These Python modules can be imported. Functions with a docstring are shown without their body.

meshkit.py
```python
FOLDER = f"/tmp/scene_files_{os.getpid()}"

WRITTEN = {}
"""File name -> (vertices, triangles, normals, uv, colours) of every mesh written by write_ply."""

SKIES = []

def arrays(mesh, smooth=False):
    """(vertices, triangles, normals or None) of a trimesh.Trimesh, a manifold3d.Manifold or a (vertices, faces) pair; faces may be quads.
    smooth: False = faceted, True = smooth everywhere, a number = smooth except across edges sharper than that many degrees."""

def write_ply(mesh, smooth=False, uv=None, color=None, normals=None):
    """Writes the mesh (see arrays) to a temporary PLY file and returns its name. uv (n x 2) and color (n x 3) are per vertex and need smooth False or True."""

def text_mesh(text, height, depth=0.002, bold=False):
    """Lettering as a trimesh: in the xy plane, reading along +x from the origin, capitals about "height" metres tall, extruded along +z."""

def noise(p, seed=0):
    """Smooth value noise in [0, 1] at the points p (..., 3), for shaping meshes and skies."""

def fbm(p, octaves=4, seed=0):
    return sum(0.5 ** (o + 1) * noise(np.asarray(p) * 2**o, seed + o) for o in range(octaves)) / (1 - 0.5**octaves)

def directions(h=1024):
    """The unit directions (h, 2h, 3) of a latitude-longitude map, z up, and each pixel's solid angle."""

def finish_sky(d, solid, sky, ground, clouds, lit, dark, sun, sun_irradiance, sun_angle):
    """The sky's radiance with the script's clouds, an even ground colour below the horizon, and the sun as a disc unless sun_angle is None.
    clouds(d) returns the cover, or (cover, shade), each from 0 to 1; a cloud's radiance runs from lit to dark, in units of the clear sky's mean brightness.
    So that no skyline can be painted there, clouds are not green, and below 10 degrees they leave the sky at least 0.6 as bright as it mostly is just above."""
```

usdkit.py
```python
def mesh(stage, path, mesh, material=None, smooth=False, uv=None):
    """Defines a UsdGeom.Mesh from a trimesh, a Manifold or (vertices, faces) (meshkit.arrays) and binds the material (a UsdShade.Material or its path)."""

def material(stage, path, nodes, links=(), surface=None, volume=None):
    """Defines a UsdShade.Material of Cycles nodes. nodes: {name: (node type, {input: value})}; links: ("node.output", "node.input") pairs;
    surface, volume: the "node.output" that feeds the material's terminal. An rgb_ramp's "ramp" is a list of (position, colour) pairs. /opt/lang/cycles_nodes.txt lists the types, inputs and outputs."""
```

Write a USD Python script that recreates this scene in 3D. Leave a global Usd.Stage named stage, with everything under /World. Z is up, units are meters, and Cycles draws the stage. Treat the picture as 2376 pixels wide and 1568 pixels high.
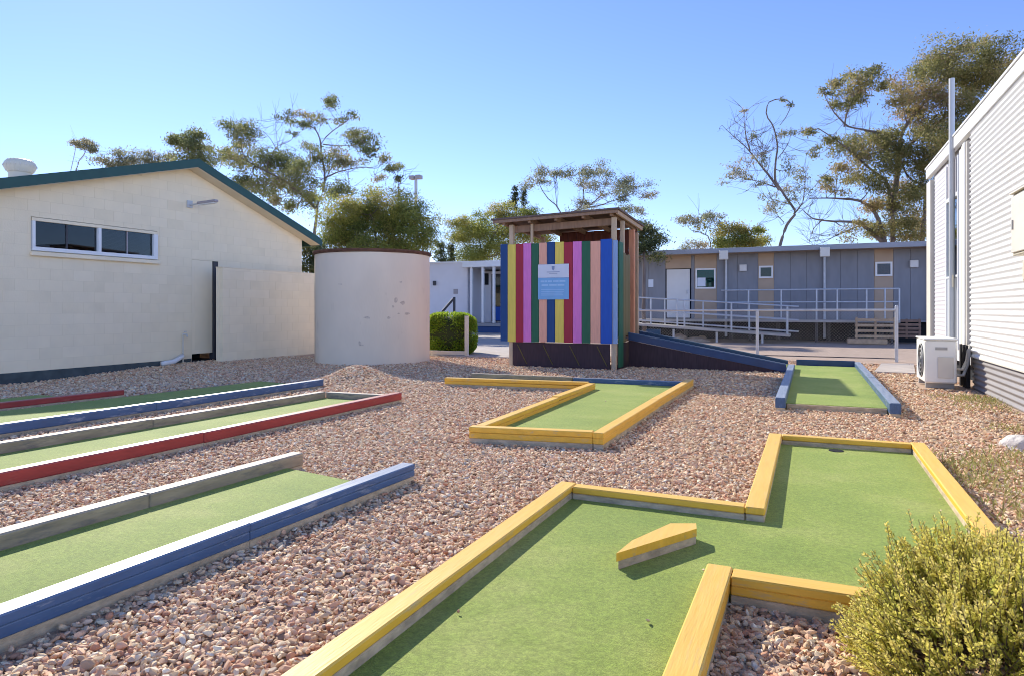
import math, random
import numpy as np, trimesh, usdkit, meshkit, manifold3d
from shapely.geometry import Polygon, box as sbox
from pxr import Usd, UsdGeom, UsdLux, UsdShade, Gf, Sdf, Vt

stage = Usd.Stage.CreateInMemory()
UsdGeom.Xform.Define(stage, '/World')
UsdGeom.Scope.Define(stage, '/World/Looks')
stage.SetDefaultPrim(stage.GetPrimAtPath('/World'))
rng = np.random.default_rng(7)
L = '/World/Looks/'

# ---------------------------------------------------------------- camera, sky, sun, exposure
EYE = 1.15                                   # metres above the gravel
FOC, PCX, PCY = 1560.0, 1188.0, 717.0        # focal length, centre and horizon measured on a 2376 wide copy of the photograph
YAW = math.atan2(1880 - 1188, 1560)          # the lanes and walls run along +Y; the camera looks left of that
cam = UsdGeom.Camera.Define(stage, '/World/camera')
cam.CreateHorizontalApertureAttr(36.0)
cam.CreateFocalLengthAttr(FOC / 2376 * 36)
cam.CreateVerticalApertureOffsetAttr(-(784 - PCY) / 2376 * 36)
cam.CreateFStopAttr(0.0)
cam.CreateExposureAttr(0.69)
cam.AddTranslateOp().Set(Gf.Vec3d(0, 0, EYE))
cam.AddRotateZOp().Set(math.degrees(YAW))
cam.AddRotateXOp().Set(90.0)
SUN_EL, SUN_AZ = math.radians(32), math.radians(53)     # azimuth from +Y towards -X
sv = np.array([-math.sin(SUN_AZ) * math.cos(SUN_EL), math.cos(SUN_AZ) * math.cos(SUN_EL), math.sin(SUN_EL)])
usdkit.material(stage, L + 'sky_air', {
    'sky': ('sky_texture', {'sky_type': 'single_scattering', 'sun_disc': False, 'sun_elevation': SUN_EL, 'sun_rotation': math.atan2(sv[0], sv[1]),
                            'altitude': 50.0, 'air_density': 1.0, 'aerosol_density': 0.05, 'ozone_density': 3.0}),
    'tint': ('mix', {'mix_type': 'multiply', 'fac': 1.0, 'color2': (0.80, 0.82, 1.12)}), 'bg': ('background_shader', {'strength': 0.12})}, [('sky.color', 'tint.color1'), ('tint.color', 'bg.color')], surface='bg.background')
dome = UsdLux.DomeLight.Define(stage, '/World/sky')
UsdShade.MaterialBindingAPI.Apply(dome.GetPrim()).Bind(UsdShade.Material.Get(stage, L + 'sky_air'))
dome.GetPrim().SetCustomDataByKey('kind', 'structure')
sun = UsdLux.DistantLight.Define(stage, '/World/sun')
sun.CreateNormalizeAttr(True); sun.CreateIntensityAttr(1.08); sun.CreateAngleAttr(0.55); sun.CreateColorAttr(Gf.Vec3f(1.0, 0.93, 0.82))
sun.AddRotateZOp().Set(math.degrees(math.atan2(sv[0], -sv[1])))
sun.AddRotateXOp().Set(90 - math.degrees(SUN_EL))

# ---------------------------------------------------------------- helpers
ca, sa = math.cos(YAW), math.sin(YAW)
def at(px, py, d):
    """the point at distance d (metres along the view) that stands at a pixel of the 2376 wide photograph"""
    x, z = (px - PCX) / FOC, (PCY - py) / FOC
    return np.array([(x * ca - sa) * d, (x * sa + ca) * d, EYE + z * d])

BASE, COUNT = {}, {}
def unique(parent, name):
    n = COUNT.get((parent, name), 0); COUNT[(parent, name)] = n + 1
    return f'{parent}/{name}' if n == 0 else f'{parent}/{name}_{n:03d}'
def tag(path, label=None, cat=None, group=None, kind=None):
    p = stage.GetPrimAtPath(path)
    for k, v in (('label', label), ('category', cat), ('group', group), ('kind', kind)):
        if v: p.SetCustomDataByKey(k, v)
def thing(name, label, cat, loc=(0, 0, 0), group=None, kind=None):
    path = unique('/World', name)
    x = UsdGeom.Xform.Define(stage, path); x.AddTranslateOp().Set(Gf.Vec3d(*map(float, loc)))
    BASE[path] = np.array(loc, float); tag(path, label, cat, group, kind)
    return path
def part(parent, name, m, mat, smooth=False, label=None, kind=None, tone=None):
    """m in world coordinates; becomes one Mesh under parent"""
    v, f, _ = meshkit.arrays(m)
    top = '/'.join(parent.split('/')[:3])
    path = unique(parent, name)
    x = usdkit.mesh(stage, path, trimesh.Trimesh(v - BASE[top], f, process=False), L + mat, smooth=smooth)
    if tone is not None: set_tone(x, tone)
    tag(path, label, kind=kind)
    return path
def set_tone(x, tone):
    """a number from 0 to 1 per vertex that the leaf materials turn into a colour"""
    UsdGeom.PrimvarsAPI(x).CreatePrimvar('tone', Sdf.ValueTypeNames.FloatArray, 'vertex').Set(Vt.FloatArray.FromNumpy(np.clip(tone, 0, 1).astype(np.float32)))
def single(name, m, mat, label=None, cat=None, group=None, kind=None, smooth=False, tone=None):
    v, f, _ = meshkit.arrays(m)
    base = np.array([v[:, 0].mean(), v[:, 1].mean(), v[:, 2].min()])
    path = unique('/World', name)
    x = usdkit.mesh(stage, path, trimesh.Trimesh(v - base, f, process=False), L + mat, smooth=smooth)
    x.AddTranslateOp().Set(Gf.Vec3d(*map(float, base)))
    if tone is not None: set_tone(x, tone)
    BASE[path] = base; tag(path, label, cat, group, kind)
    return path
def cat(ms):
    vs, fs, n = [], [], 0
    for m in ms:
        v, f, _ = meshkit.arrays(m); vs.append(v); fs.append(f + n); n += len(v)
    return trimesh.Trimesh(np.vstack(vs), np.vstack(fs), process=False)
def bx(x0, x1, y0, y1, z0, z1, c=0.0):
    """box, with its edges bevelled by c"""
    lo, hi = np.array([min(x0, x1), min(y0, y1), min(z0, z1)]), np.array([max(x0, x1), max(y0, y1), max(z0, z1)])
    if c <= 0:
        return trimesh.creation.box(bounds=[lo, hi])
    c = min(c, (hi - lo).min() * 0.3); pts = []
    for sx in (0, 1):
        for sy in (0, 1):
            for sz in (0, 1):
                s = np.array([sx, sy, sz]); p = np.where(s, hi, lo); q = np.where(s, -c, c)
                for k in range(3):
                    r = p + q; r[k] = p[k]; pts.append(r)
    return hull(pts)
def hull(pts):
    m = manifold3d.Manifold.hull_points(np.asarray(pts, float)).to_mesh()
    return trimesh.Trimesh(np.array(m.vert_properties[:, :3]), np.array(m.tri_verts), process=False)
def bar(p, q, w, h, c=0.004, up=(0, 0, 1)):
    """bevelled bar of width w and height h with its axis from p to q"""
    p, q = np.asarray(p, float), np.asarray(q, float); t = q - p; n = np.linalg.norm(t); t = t / n
    s = np.cross(t, up); s /= np.linalg.norm(s); u = np.cross(s, t)
    b = bx(0, n, -w / 2, w / 2, -h / 2, h / 2, c); v = np.array(b.vertices)
    return trimesh.Trimesh(p + v[:, :1] * t - v[:, 1:2] * s + v[:, 2:] * u, b.faces, process=False)
def tube(pts, r, sides=7):
    p = np.asarray(pts, float); r = np.broadcast_to(r, (len(p),))
    t = np.gradient(p, axis=0); t /= np.linalg.norm(t, axis=1, keepdims=True) + 1e-12
    ref = np.where(np.abs(t[:, 2:]) < 0.95, [[0, 0, 1.0]], [[1.0, 0, 0]])
    a = np.cross(t, ref); a /= np.linalg.norm(a, axis=1, keepdims=True) + 1e-12; b = np.cross(t, a)
    ang = np.arange(sides) * 2 * np.pi / sides
    v = (p[:, None] + r[:, None, None] * (np.cos(ang)[None, :, None] * a[:, None] + np.sin(ang)[None, :, None] * b[:, None])).reshape(-1, 3)
    i, j = np.meshgrid(np.arange(len(p) - 1), np.arange(sides), indexing='ij'); j2 = (j + 1) % sides
    q = np.stack([i * sides + j, i * sides + j2, (i + 1) * sides + j2, (i + 1) * sides + j], -1).reshape(-1, 4)
    f = np.vstack([q[:, [0, 2, 1]], q[:, [0, 3, 2]]])
    n = len(v); v = np.vstack([v, p[:1], p[-1:]]); k = np.arange(sides); k2 = (k + 1) % sides; e = (len(p) - 1) * sides
    f = np.vstack([f, np.c_[np.full(sides, n), k, k2], np.c_[np.full(sides, n + 1), e + k2, e + k]])
    return trimesh.Trimesh(v, f, process=False)
def spin(profile, c, n=48):
    """lathe of (radius, height) pairs about the vertical through c"""
    m = trimesh.creation.revolve(np.asarray(profile, float), sections=n); m.apply_translation(c); return m
def prism_x(poly, x0, x1):
    """shapely polygon in (y, z) given thickness from x0 to x1"""
    m = trimesh.creation.extrude_polygon(poly, x1 - x0); v = np.array(m.vertices)
    return trimesh.Trimesh(np.c_[v[:, 2] + x0, v[:, 0], v[:, 1]], m.faces, process=False)
def prism_y(poly, y0, y1):
    """shapely polygon in (x, z)"""
    m = trimesh.creation.extrude_polygon(poly, y1 - y0); v = np.array(m.vertices)
    return trimesh.Trimesh(np.c_[v[:, 0], y1 - v[:, 2], v[:, 1]], m.faces, process=False)
def prism_z(poly, z0, z1):
    m = trimesh.creation.extrude_polygon(poly, z1 - z0); m.apply_translation([0, 0, z0]); return m

# ---------------------------------------------------------------- materials
def M(name, col, rough=0.6, spec=0.3, var=0.12, scale=6.0, stretch=(1, 1, 1), bump=0.0, bscale=60.0, bdist=0.01, wear=None, wat=0.62, wscale=9.0, wsoft=0.08, metal=0.0, detail=4.0, fade_glare=None, fmax=0.8):
    """surface whose colour drifts by var, with fine relief and patches of another colour (wear) where the paint has gone"""
    c = np.array(col, float)
    nodes = {'g': ('geometry', {}), 'm': ('mapping', {'scale': stretch}), 'n': ('noise_texture', {'scale': scale, 'detail': detail, 'roughness': 0.6}),
             'r': ('rgb_ramp', {'ramp': [(0.25, c * (1 - var)), (0.5, c), (0.75, np.minimum(c * (1 + var), 0.95))]}),
             'p': ('principled_bsdf', {'roughness': rough, 'specular_ior_level': spec, 'metallic': metal})}
    links = [('g.position', 'm.vector'), ('m.vector', 'n.vector'), ('n.fac', 'r.fac')]
    out = 'r.color'
    if wear is not None:
        nodes['wn'] = ('noise_texture', {'scale': wscale, 'detail': 6.0, 'roughness': 0.7})
        nodes['wr'] = ('rgb_ramp', {'ramp': [(wat - wsoft, (0, 0, 0)), (wat + wsoft, (1, 1, 1))]})
        nodes['wm'] = ('mix', {'mix_type': 'mix', 'color2': wear})
        links += [('m.vector', 'wn.vector'), ('wn.fac', 'wr.fac'), ('wr.color', 'wm.fac'), (out, 'wm.color1')]; out = 'wm.color'
    if fade_glare is not None:                      # upward faces paler: weathered tops, with sun glare put into the colour
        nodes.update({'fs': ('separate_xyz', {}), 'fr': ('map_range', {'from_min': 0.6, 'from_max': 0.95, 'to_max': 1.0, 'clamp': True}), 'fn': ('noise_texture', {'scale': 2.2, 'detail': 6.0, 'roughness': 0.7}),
                      'fq': ('map_range', {'from_min': 0.25, 'from_max': 0.6, 'to_min': fmax * 0.35, 'to_max': fmax, 'clamp': True}), 'fm': ('math', {'math_type': 'multiply'}), 'fx': ('mix', {'mix_type': 'mix', 'color2': fade_glare})})
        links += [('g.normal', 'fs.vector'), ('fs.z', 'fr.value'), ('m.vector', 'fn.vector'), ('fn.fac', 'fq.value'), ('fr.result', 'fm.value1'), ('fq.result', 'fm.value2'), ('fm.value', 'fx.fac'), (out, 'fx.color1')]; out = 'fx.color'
    links.append((out, 'p.base_color'))
    if bump:
        nodes['bn'] = ('noise_texture', {'scale': bscale, 'detail': 3.0}); nodes['b'] = ('bump', {'strength': bump, 'distance': bdist})
        links += [('m.vector', 'bn.vector'), ('bn.fac', 'b.height'), ('b.normal', 'p.normal')]
    usdkit.material(stage, L + name, nodes, links, surface='p.BSDF')
    return name
def leafmat(name, cols, trans=0.35, rough=0.5):
    cols = [np.array(c, float) for c in cols]; n = len(cols)
    usdkit.material(stage, L + name, {
        'g': ('attribute', {'attribute': 'tone'}), 'r': ('rgb_ramp', {'ramp': [(i / max(n - 1, 1), c) for i, c in enumerate(cols)]}),
        'p': ('principled_bsdf', {'roughness': rough, 'specular_ior_level': 0.25}), 't': ('translucent_bsdf', {}), 'x': ('mix_closure', {'fac': trans})},
        [('g.fac', 'r.fac'), ('r.color', 'p.base_color'), ('r.color', 't.color'), ('p.BSDF', 'x.closure1'), ('t.BSDF', 'x.closure2')], surface='x.closure')
    return name
def panemat(name, tint, ior=1.5):
    usdkit.material(stage, L + name, {'t': ('transparent_bsdf', {'color': tint}), 'g': ('glossy_bsdf', {'roughness': 0.02, 'color': (0.9, 0.95, 1)}), 'f': ('fresnel', {'IOR': ior}), 'x': ('mix_closure', {})},
                    [('f.fac', 'x.fac'), ('t.BSDF', 'x.closure1'), ('g.BSDF', 'x.closure2')], surface='x.closure')
    return name

GX, GY = (14, 1.2, 6), (1.2, 14, 6)          # timber grain along Y, along X
for ax, st in (('along', GX), ('across', GY)):
    M('yellow_paint_' + ax, (0.74, 0.41, 0.045), 0.5, 0.35, 0.13, 3.2, st, 0.25, 9, 0.006, wear=(0.46, 0.34, 0.18), wat=0.65, wscale=3.0, fade_glare=(0.80, 0.54, 0.15), fmax=0.65)  # paler yellow on upward faces is sun glare put into the colour
    M('blue_paint_' + ax, (0.045, 0.098, 0.19), 0.44, 0.45, 0.2, 3.2, st, 0.25, 9, 0.006, wear=(0.30, 0.33, 0.37), wat=0.64, wscale=2.6, fade_glare=(0.36, 0.40, 0.46), fmax=0.8)
    M('red_paint_' + ax, (0.31, 0.035, 0.03), 0.42, 0.45, 0.2, 3.2, st, 0.2, 9, 0.006, wear=(0.32, 0.13, 0.09), wat=0.7, wscale=2.6, fade_glare=(0.52, 0.27, 0.20), fmax=0.8)
    M('grey_timber_' + ax, (0.34, 0.255, 0.16), 0.55, 0.4, 0.3, 3.0, st, 0.5, 7, 0.008, wear=(0.17, 0.14, 0.11), wat=0.6, wscale=3.4, fade_glare=(0.43, 0.36, 0.28), fmax=0.85)
M('base_timber', (0.46, 0.365, 0.24), 0.8, 0.2, 0.35, 3.0, (4, 4, 8), 0.4, 12)
M('navy_paint', (0.02, 0.05, 0.13), 0.4, 0.5, 0.2, 5)
usdkit.material(stage, L + 'turf', {
    'g': ('geometry', {}), 'n': ('noise_texture', {'scale': 1.3, 'detail': 5.0, 'roughness': 0.65}), 'r': ('rgb_ramp', {'ramp': [(0.34, (0.155, 0.225, 0.030)), (0.52, (0.21, 0.275, 0.042)), (0.68, (0.30, 0.33, 0.085))]}),
    'n2': ('noise_texture', {'scale': 230.0, 'detail': 2.0}), 'r2': ('rgb_ramp', {'ramp': [(0.3, (0.6, 0.6, 0.57)), (0.7, (1.36, 1.36, 1.36))]}), 'x': ('mix', {'mix_type': 'multiply', 'fac': 1.0}),
    'n3': ('noise_texture', {'scale': 55.0, 'detail': 3.0}), 'r3': ('rgb_ramp', {'ramp': [(0.32, (0.8, 0.8, 0.8)), (0.68, (1.2, 1.2, 1.2))]}), 'x2': ('mix', {'mix_type': 'multiply', 'fac': 1.0}),
    'b': ('bump', {'strength': 0.6, 'distance': 0.006}), 'p': ('principled_bsdf', {'roughness': 0.75, 'specular_ior_level': 0.2, 'sheen_weight': 0.3, 'sheen_tint': (0.85, 1, 0.45)})},
    [('g.position', 'n.vector'), ('n.fac', 'r.fac'), ('g.position', 'n2.vector'), ('n2.fac', 'r2.fac'), ('r.color', 'x.color1'), ('r2.color', 'x.color2'),
     ('g.position', 'n3.vector'), ('n3.fac', 'r3.fac'), ('x.color', 'x2.color1'), ('r3.color', 'x2.color2'),
     ('x2.color', 'p.base_color'), ('n2.fac', 'b.height'), ('b.normal', 'p.normal')], surface='p.BSDF')
usdkit.material(stage, L + 'ground_dirt', {
    'g': ('geometry', {}), 's': ('separate_xyz', {}), 'far': ('map_range', {'from_min': 16.4, 'from_max': 17.6, 'clamp': True}),
    'n': ('noise_texture', {'scale': 14.0, 'detail': 6.0, 'roughness': 0.7}), 'r': ('rgb_ramp', {'ramp': [(0.3, (0.42, 0.30, 0.21)), (0.7, (0.62, 0.46, 0.34))]}),
    'n2': ('noise_texture', {'scale': 3.0, 'detail': 8.0, 'roughness': 0.75}), 'r2': ('rgb_ramp', {'ramp': [(0.3, (0.36, 0.28, 0.22)), (0.7, (0.50, 0.39, 0.31))]}),
    'x': ('mix', {}), 'b': ('bump', {'strength': 0.8, 'distance': 0.02}), 'p': ('principled_bsdf', {'roughness': 0.9, 'specular_ior_level': 0.15})},
    [('g.position', 's.vector'), ('s.y', 'far.value'), ('g.position', 'n.vector'), ('n.fac', 'r.fac'), ('g.position', 'n2.vector'), ('n2.fac', 'r2.fac'), ('r.color', 'x.color1'), ('r2.color', 'x.color2'),
     ('far.result', 'x.fac'), ('x.color', 'p.base_color'), ('n.fac', 'b.height'), ('b.normal', 'p.normal')], surface='p.BSDF')
def stonemat(name, a, b, c):
    usdkit.material(stage, L + name, {'o': ('object_info', {}), 'r': ('rgb_ramp', {'ramp': [(0, a), (0.5, b), (1, c)]}), 't': ('texture_coordinate', {}), 'n': ('noise_texture', {'scale': 70.0, 'detail': 3.0}),
                    'r2': ('rgb_ramp', {'ramp': [(0.3, (0.72, 0.70, 0.68)), (0.7, (1.2, 1.18, 1.15))]}), 'x': ('mix', {'mix_type': 'multiply', 'fac': 1.0}), 'p': ('principled_bsdf', {'roughness': 0.72, 'specular_ior_level': 0.25})},
                    [('o.random', 'r.fac'), ('t.object', 'n.vector'), ('n.fac', 'r2.fac'), ('r.color', 'x.color1'), ('r2.color', 'x.color2'), ('x.color', 'p.base_color')], surface='p.BSDF')
    return name
stones_m = [stonemat('stone_pink', (0.583, 0.356, 0.218), (0.736, 0.474, 0.300), (0.860, 0.612, 0.404)), stonemat('stone_tan', (0.583, 0.399, 0.229), (0.786, 0.574, 0.344), (0.860, 0.711, 0.459)),
            stonemat('stone_brown', (0.342, 0.218, 0.131), (0.495, 0.324, 0.197), (0.634, 0.437, 0.273)), stonemat('stone_pale', (0.736, 0.587, 0.393), (0.860, 0.736, 0.513), (0.860, 0.780, 0.608)),
            stonemat('stone_red', (0.483, 0.231, 0.131), (0.622, 0.337, 0.197), (0.723, 0.437, 0.262)), stonemat('stone_grey', (0.419, 0.343, 0.257), (0.558, 0.462, 0.350), (0.698, 0.599, 0.459))]
M('cream_block', (0.82, 0.70, 0.485), 0.75, 0.2, 0.05, 2.2, (1, 1, 1), 0.35, 45, 0.006)
M('cream_block_light', (0.83, 0.71, 0.497), 0.75, 0.2, 0.05, 2.0, (1, 1, 1), 0.35, 45, 0.006)
M('cream_block_dull', (0.805, 0.685, 0.47), 0.75, 0.2, 0.06, 2.5, (1, 1, 1), 0.35, 45, 0.006)
M('joint_mortar', (0.72, 0.61, 0.42), 0.85, 0.1, 0.05, 5)
M('plinth_paint', (0.07, 0.085, 0.085), 0.8, 0.2, 0.3, 4)
M('green_fascia', (0.017, 0.066, 0.055), 0.45, 0.45, 0.12, 5)
M('soffit_cream', (0.70, 0.62, 0.47), 0.7, 0.2, 0.06, 3)
M('roof_steel', (0.55, 0.53, 0.47), 0.45, 0.4, 0.1, 2)
M('white_frame', (0.74, 0.74, 0.72), 0.4, 0.4, 0.04, 4)
M('dark_frame', (0.05, 0.05, 0.055), 0.5, 0.4, 0.2, 4)
M('dark_inside', (0.025, 0.028, 0.032), 0.8, 0.1, 0.2, 3)
M('blind_grey', (0.16, 0.17, 0.18), 0.6, 0.2, 0.08, 3)
panemat('window_pane', (0.55, 0.6, 0.62)); panemat('teal_pane', (0.2, 0.55, 0.52))
M('tank_paint', (0.75, 0.64, 0.485), 0.75, 0.2, 0.06, 1.6, (1, 1, 0.5), 0.3, 30, 0.008, wear=(0.60, 0.50, 0.37), wat=0.69, wscale=2.2)
M('tank_scuff', (0.56, 0.47, 0.37), 0.8, 0.1, 0.3, 20)
M('rust', (0.13, 0.065, 0.04), 0.85, 0.2, 0.45, 6, (1, 1, 1), 0.4, 40)
M('hut_timber', (0.44, 0.31, 0.20), 0.7, 0.2, 0.25, 3, (8, 8, 1), 0.3, 12)
M('hut_post_pale', (0.52, 0.40, 0.27), 0.7, 0.2, 0.2, 3, (8, 8, 1), 0.3, 12)
M('hut_post_orange', (0.60, 0.27, 0.15), 0.65, 0.2, 0.15, 3, (8, 8, 1), 0.3, 12)
M('hut_back', (0.16, 0.06, 0.045), 0.8, 0.2, 0.35, 3, (8, 8, 1))
M('hut_dark_timber', (0.28, 0.18, 0.12), 0.75, 0.2, 0.25, 3, (8, 8, 1), 0.3, 12)
M('hut_roof', (0.14, 0.10, 0.085), 0.8, 0.2, 0.3, 4)
M('hut_base', (0.05, 0.027, 0.032), 0.6, 0.3, 0.3, 4, (8, 8, 1))
M('batten_olive', (0.16, 0.12, 0.035), 0.7, 0.2, 0.2, 5)
BOARD = {'navy': (0.013, 0.06, 0.19), 'yellow': (0.74, 0.57, 0.10), 'red': (0.36, 0.022, 0.045), 'pink': (0.68, 0.19, 0.50), 'green': (0.022, 0.12, 0.06), 'peach': (0.76, 0.38, 0.26),
         'blue': (0.01, 0.085, 0.42), 'sky_blue': (0.25, 0.38, 0.60), 'olive': (0.17, 0.13, 0.045)}
for k, c in BOARD.items(): M('board_' + k, c, 0.5, 0.35, 0.1, 3.5, (9, 9, 1), 0.2, 9)
M('sign_white', (0.62, 0.66, 0.72), 0.35, 0.4, 0.05, 4); M('sign_blue', (0.19, 0.42, 0.68), 0.35, 0.4, 0.06, 6); M('sign_pale', (0.34, 0.55, 0.78), 0.35, 0.4, 0.05, 6); M('sign_ink', (0.22, 0.28, 0.42), 0.4, 0.4, 0.05, 6)
M('white_steel', (0.73, 0.725, 0.70), 0.42, 0.45, 0.04, 1.5, (1, 0.4, 1)); M('lilac_steel', (0.68, 0.67, 0.69), 0.45, 0.4, 0.04, 1.5)
M('skirt_steel', (0.25, 0.235, 0.23), 0.5, 0.4, 0.12, 2.0, (1, 0.5, 2)); M('trim_cream', (0.62, 0.58, 0.49), 0.5, 0.3, 0.06, 3); M('post_grey', (0.50, 0.51, 0.50), 0.45, 0.4, 0.06, 3)
M('beige_box', (0.58, 0.535, 0.41), 0.5, 0.3, 0.05, 3); M('ac_white', (0.76, 0.75, 0.69), 0.45, 0.35, 0.05, 3); M('ac_grey', (0.36, 0.35, 0.32), 0.5, 0.3, 0.1, 4)
M('black_rubber', (0.025, 0.025, 0.028), 0.6, 0.3, 0.2, 6); M('door_grey', (0.46, 0.49, 0.52), 0.5, 0.3, 0.05, 3); M('panel_grey', (0.34, 0.31, 0.31), 0.5, 0.3, 0.06, 3)
M('clad_grey', (0.23, 0.235, 0.25), 0.7, 0.2, 0.1, 1.2, (3, 1, 1)); M('clad_tan', (0.43, 0.32, 0.225), 0.7, 0.2, 0.08, 2); M('fascia_grey', (0.28, 0.285, 0.30), 0.5, 0.3, 0.1, 2)
M('galv', (0.47, 0.49, 0.51), 0.4, 0.5, 0.12, 6, metal=0.3); M('deck_grey', (0.40, 0.37, 0.33), 0.8, 0.2, 0.15, 3); M('door_cream', (0.66, 0.64, 0.60), 0.5, 0.3, 0.04, 3)
M('white_wall', (0.70, 0.685, 0.70), 0.7, 0.2, 0.04, 2); M('path_concrete', (0.46, 0.41, 0.36), 0.85, 0.2, 0.15, 3, (1, 1, 1), 0.3, 30); M('pallet_wood', (0.45, 0.31, 0.19), 0.8, 0.2, 0.25, 6); M('pallet_dark', (0.26, 0.165, 0.12), 0.8, 0.2, 0.25, 6)
M('rock_tan', (0.40, 0.32, 0.25), 0.85, 0.2, 0.25, 8, (1, 1, 1), 0.6, 20, 0.03); M('rock_pale', (0.55, 0.51, 0.47), 0.85, 0.2, 0.15, 9, (1, 1, 1), 0.6, 25, 0.03)
M('bark_pale', (0.36, 0.30, 0.25), 0.8, 0.2, 0.35, 2.5, (1, 1, 0.4), 0.4, 8, 0.05); M('bark_dark', (0.17, 0.135, 0.115), 0.85, 0.2, 0.35, 2.5, (1, 1, 0.4), 0.4, 8, 0.05)
leafmat('leaf_gum', [(0.120, 0.150, 0.066), (0.216, 0.252, 0.102), (0.324, 0.336, 0.138), (0.432, 0.360, 0.204)], 0.55)
leafmat('leaf_gum_warm', [(0.144, 0.150, 0.060), (0.252, 0.252, 0.090), (0.372, 0.324, 0.132), (0.480, 0.336, 0.204)], 0.55)
leafmat('leaf_gum_lime', [(0.138, 0.178, 0.052), (0.276, 0.322, 0.075), (0.425, 0.414, 0.098), (0.483, 0.380, 0.138)], 0.55)
leafmat('leaf_gum_grey', [(0.149, 0.178, 0.121), (0.265, 0.287, 0.178), (0.380, 0.368, 0.241), (0.425, 0.356, 0.253)], 0.55)
leafmat('leaf_dark', [(0.056, 0.077, 0.035), (0.098, 0.126, 0.049), (0.168, 0.168, 0.070)], 0.45)
leafmat('leaf_hedge', [(0.144, 0.273, 0.029), (0.273, 0.402, 0.043), (0.431, 0.517, 0.064)], 0.55)
leafmat('leaf_golden', [(0.24, 0.30, 0.06), (0.50, 0.50, 0.10), (0.72, 0.64, 0.15), (0.82, 0.70, 0.26)], 0.6)
leafmat('leaf_dry', [(0.30, 0.22, 0.09), (0.36, 0.34, 0.12), (0.30, 0.34, 0.11), (0.50, 0.38, 0.20)], 0.4)
M('twig_brown', (0.16, 0.11, 0.07), 0.85, 0.1, 0.3, 8)

# ---------------------------------------------------------------- ground
def sm(t): t = np.clip(t, 0, 1); return t * t * (3 - 2 * t)
MOUND = at(825, 884, 10.75)[:2]
def gz(x, y):
    x, y = np.asarray(x, float), np.asarray(y, float)
    z = 0.21 * np.exp(-((x - MOUND[0]) / 0.42) ** 2 - ((y - MOUND[1]) / 0.5) ** 2) + 0.06 * np.exp(-((x - MOUND[0] - 0.5) / 0.7) ** 2 - ((y - MOUND[1] + 0.1) / 0.6) ** 2)
    z = z - 0.13 * sm((11.4 - y) / 4.8) * sm((-x - 9.0) / 2.5)
    p = np.stack([x, y, np.zeros_like(x)], -1).reshape(-1, 3)
    n = (meshkit.fbm(p * 0.9, 3, 3)).reshape(x.shape); n = n - 0.5
    return z + 0.02 * np.clip(n, -1, 1) - 0.012
far = np.array([20, 24, 30, 40, 55, 80, 130, 220, 400.0])
xs = np.concatenate([-far[::-1] - 0.0, np.arange(-15.0, 4.6, 0.12), far]); ys = np.concatenate([-far[::-1] + 15, np.arange(-3.6, 18.5, 0.12), far])
gx_, gy_ = np.meshgrid(np.unique(xs), np.unique(ys), indexing='ij'); zz = gz(gx_, gy_); nx, ny = gx_.shape
ii = np.arange(nx * ny).reshape(nx, ny); q = np.stack([ii[:-1, :-1], ii[1:, :-1], ii[1:, 1:], ii[:-1, 1:]], -1).reshape(-1, 4)
single('ground', (np.stack([gx_, gy_, zz], -1).reshape(-1, 3), q), 'ground_dirt', 'pinkish brown dirt and gravel ground of the yard', 'ground', kind='structure', smooth=True)

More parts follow.
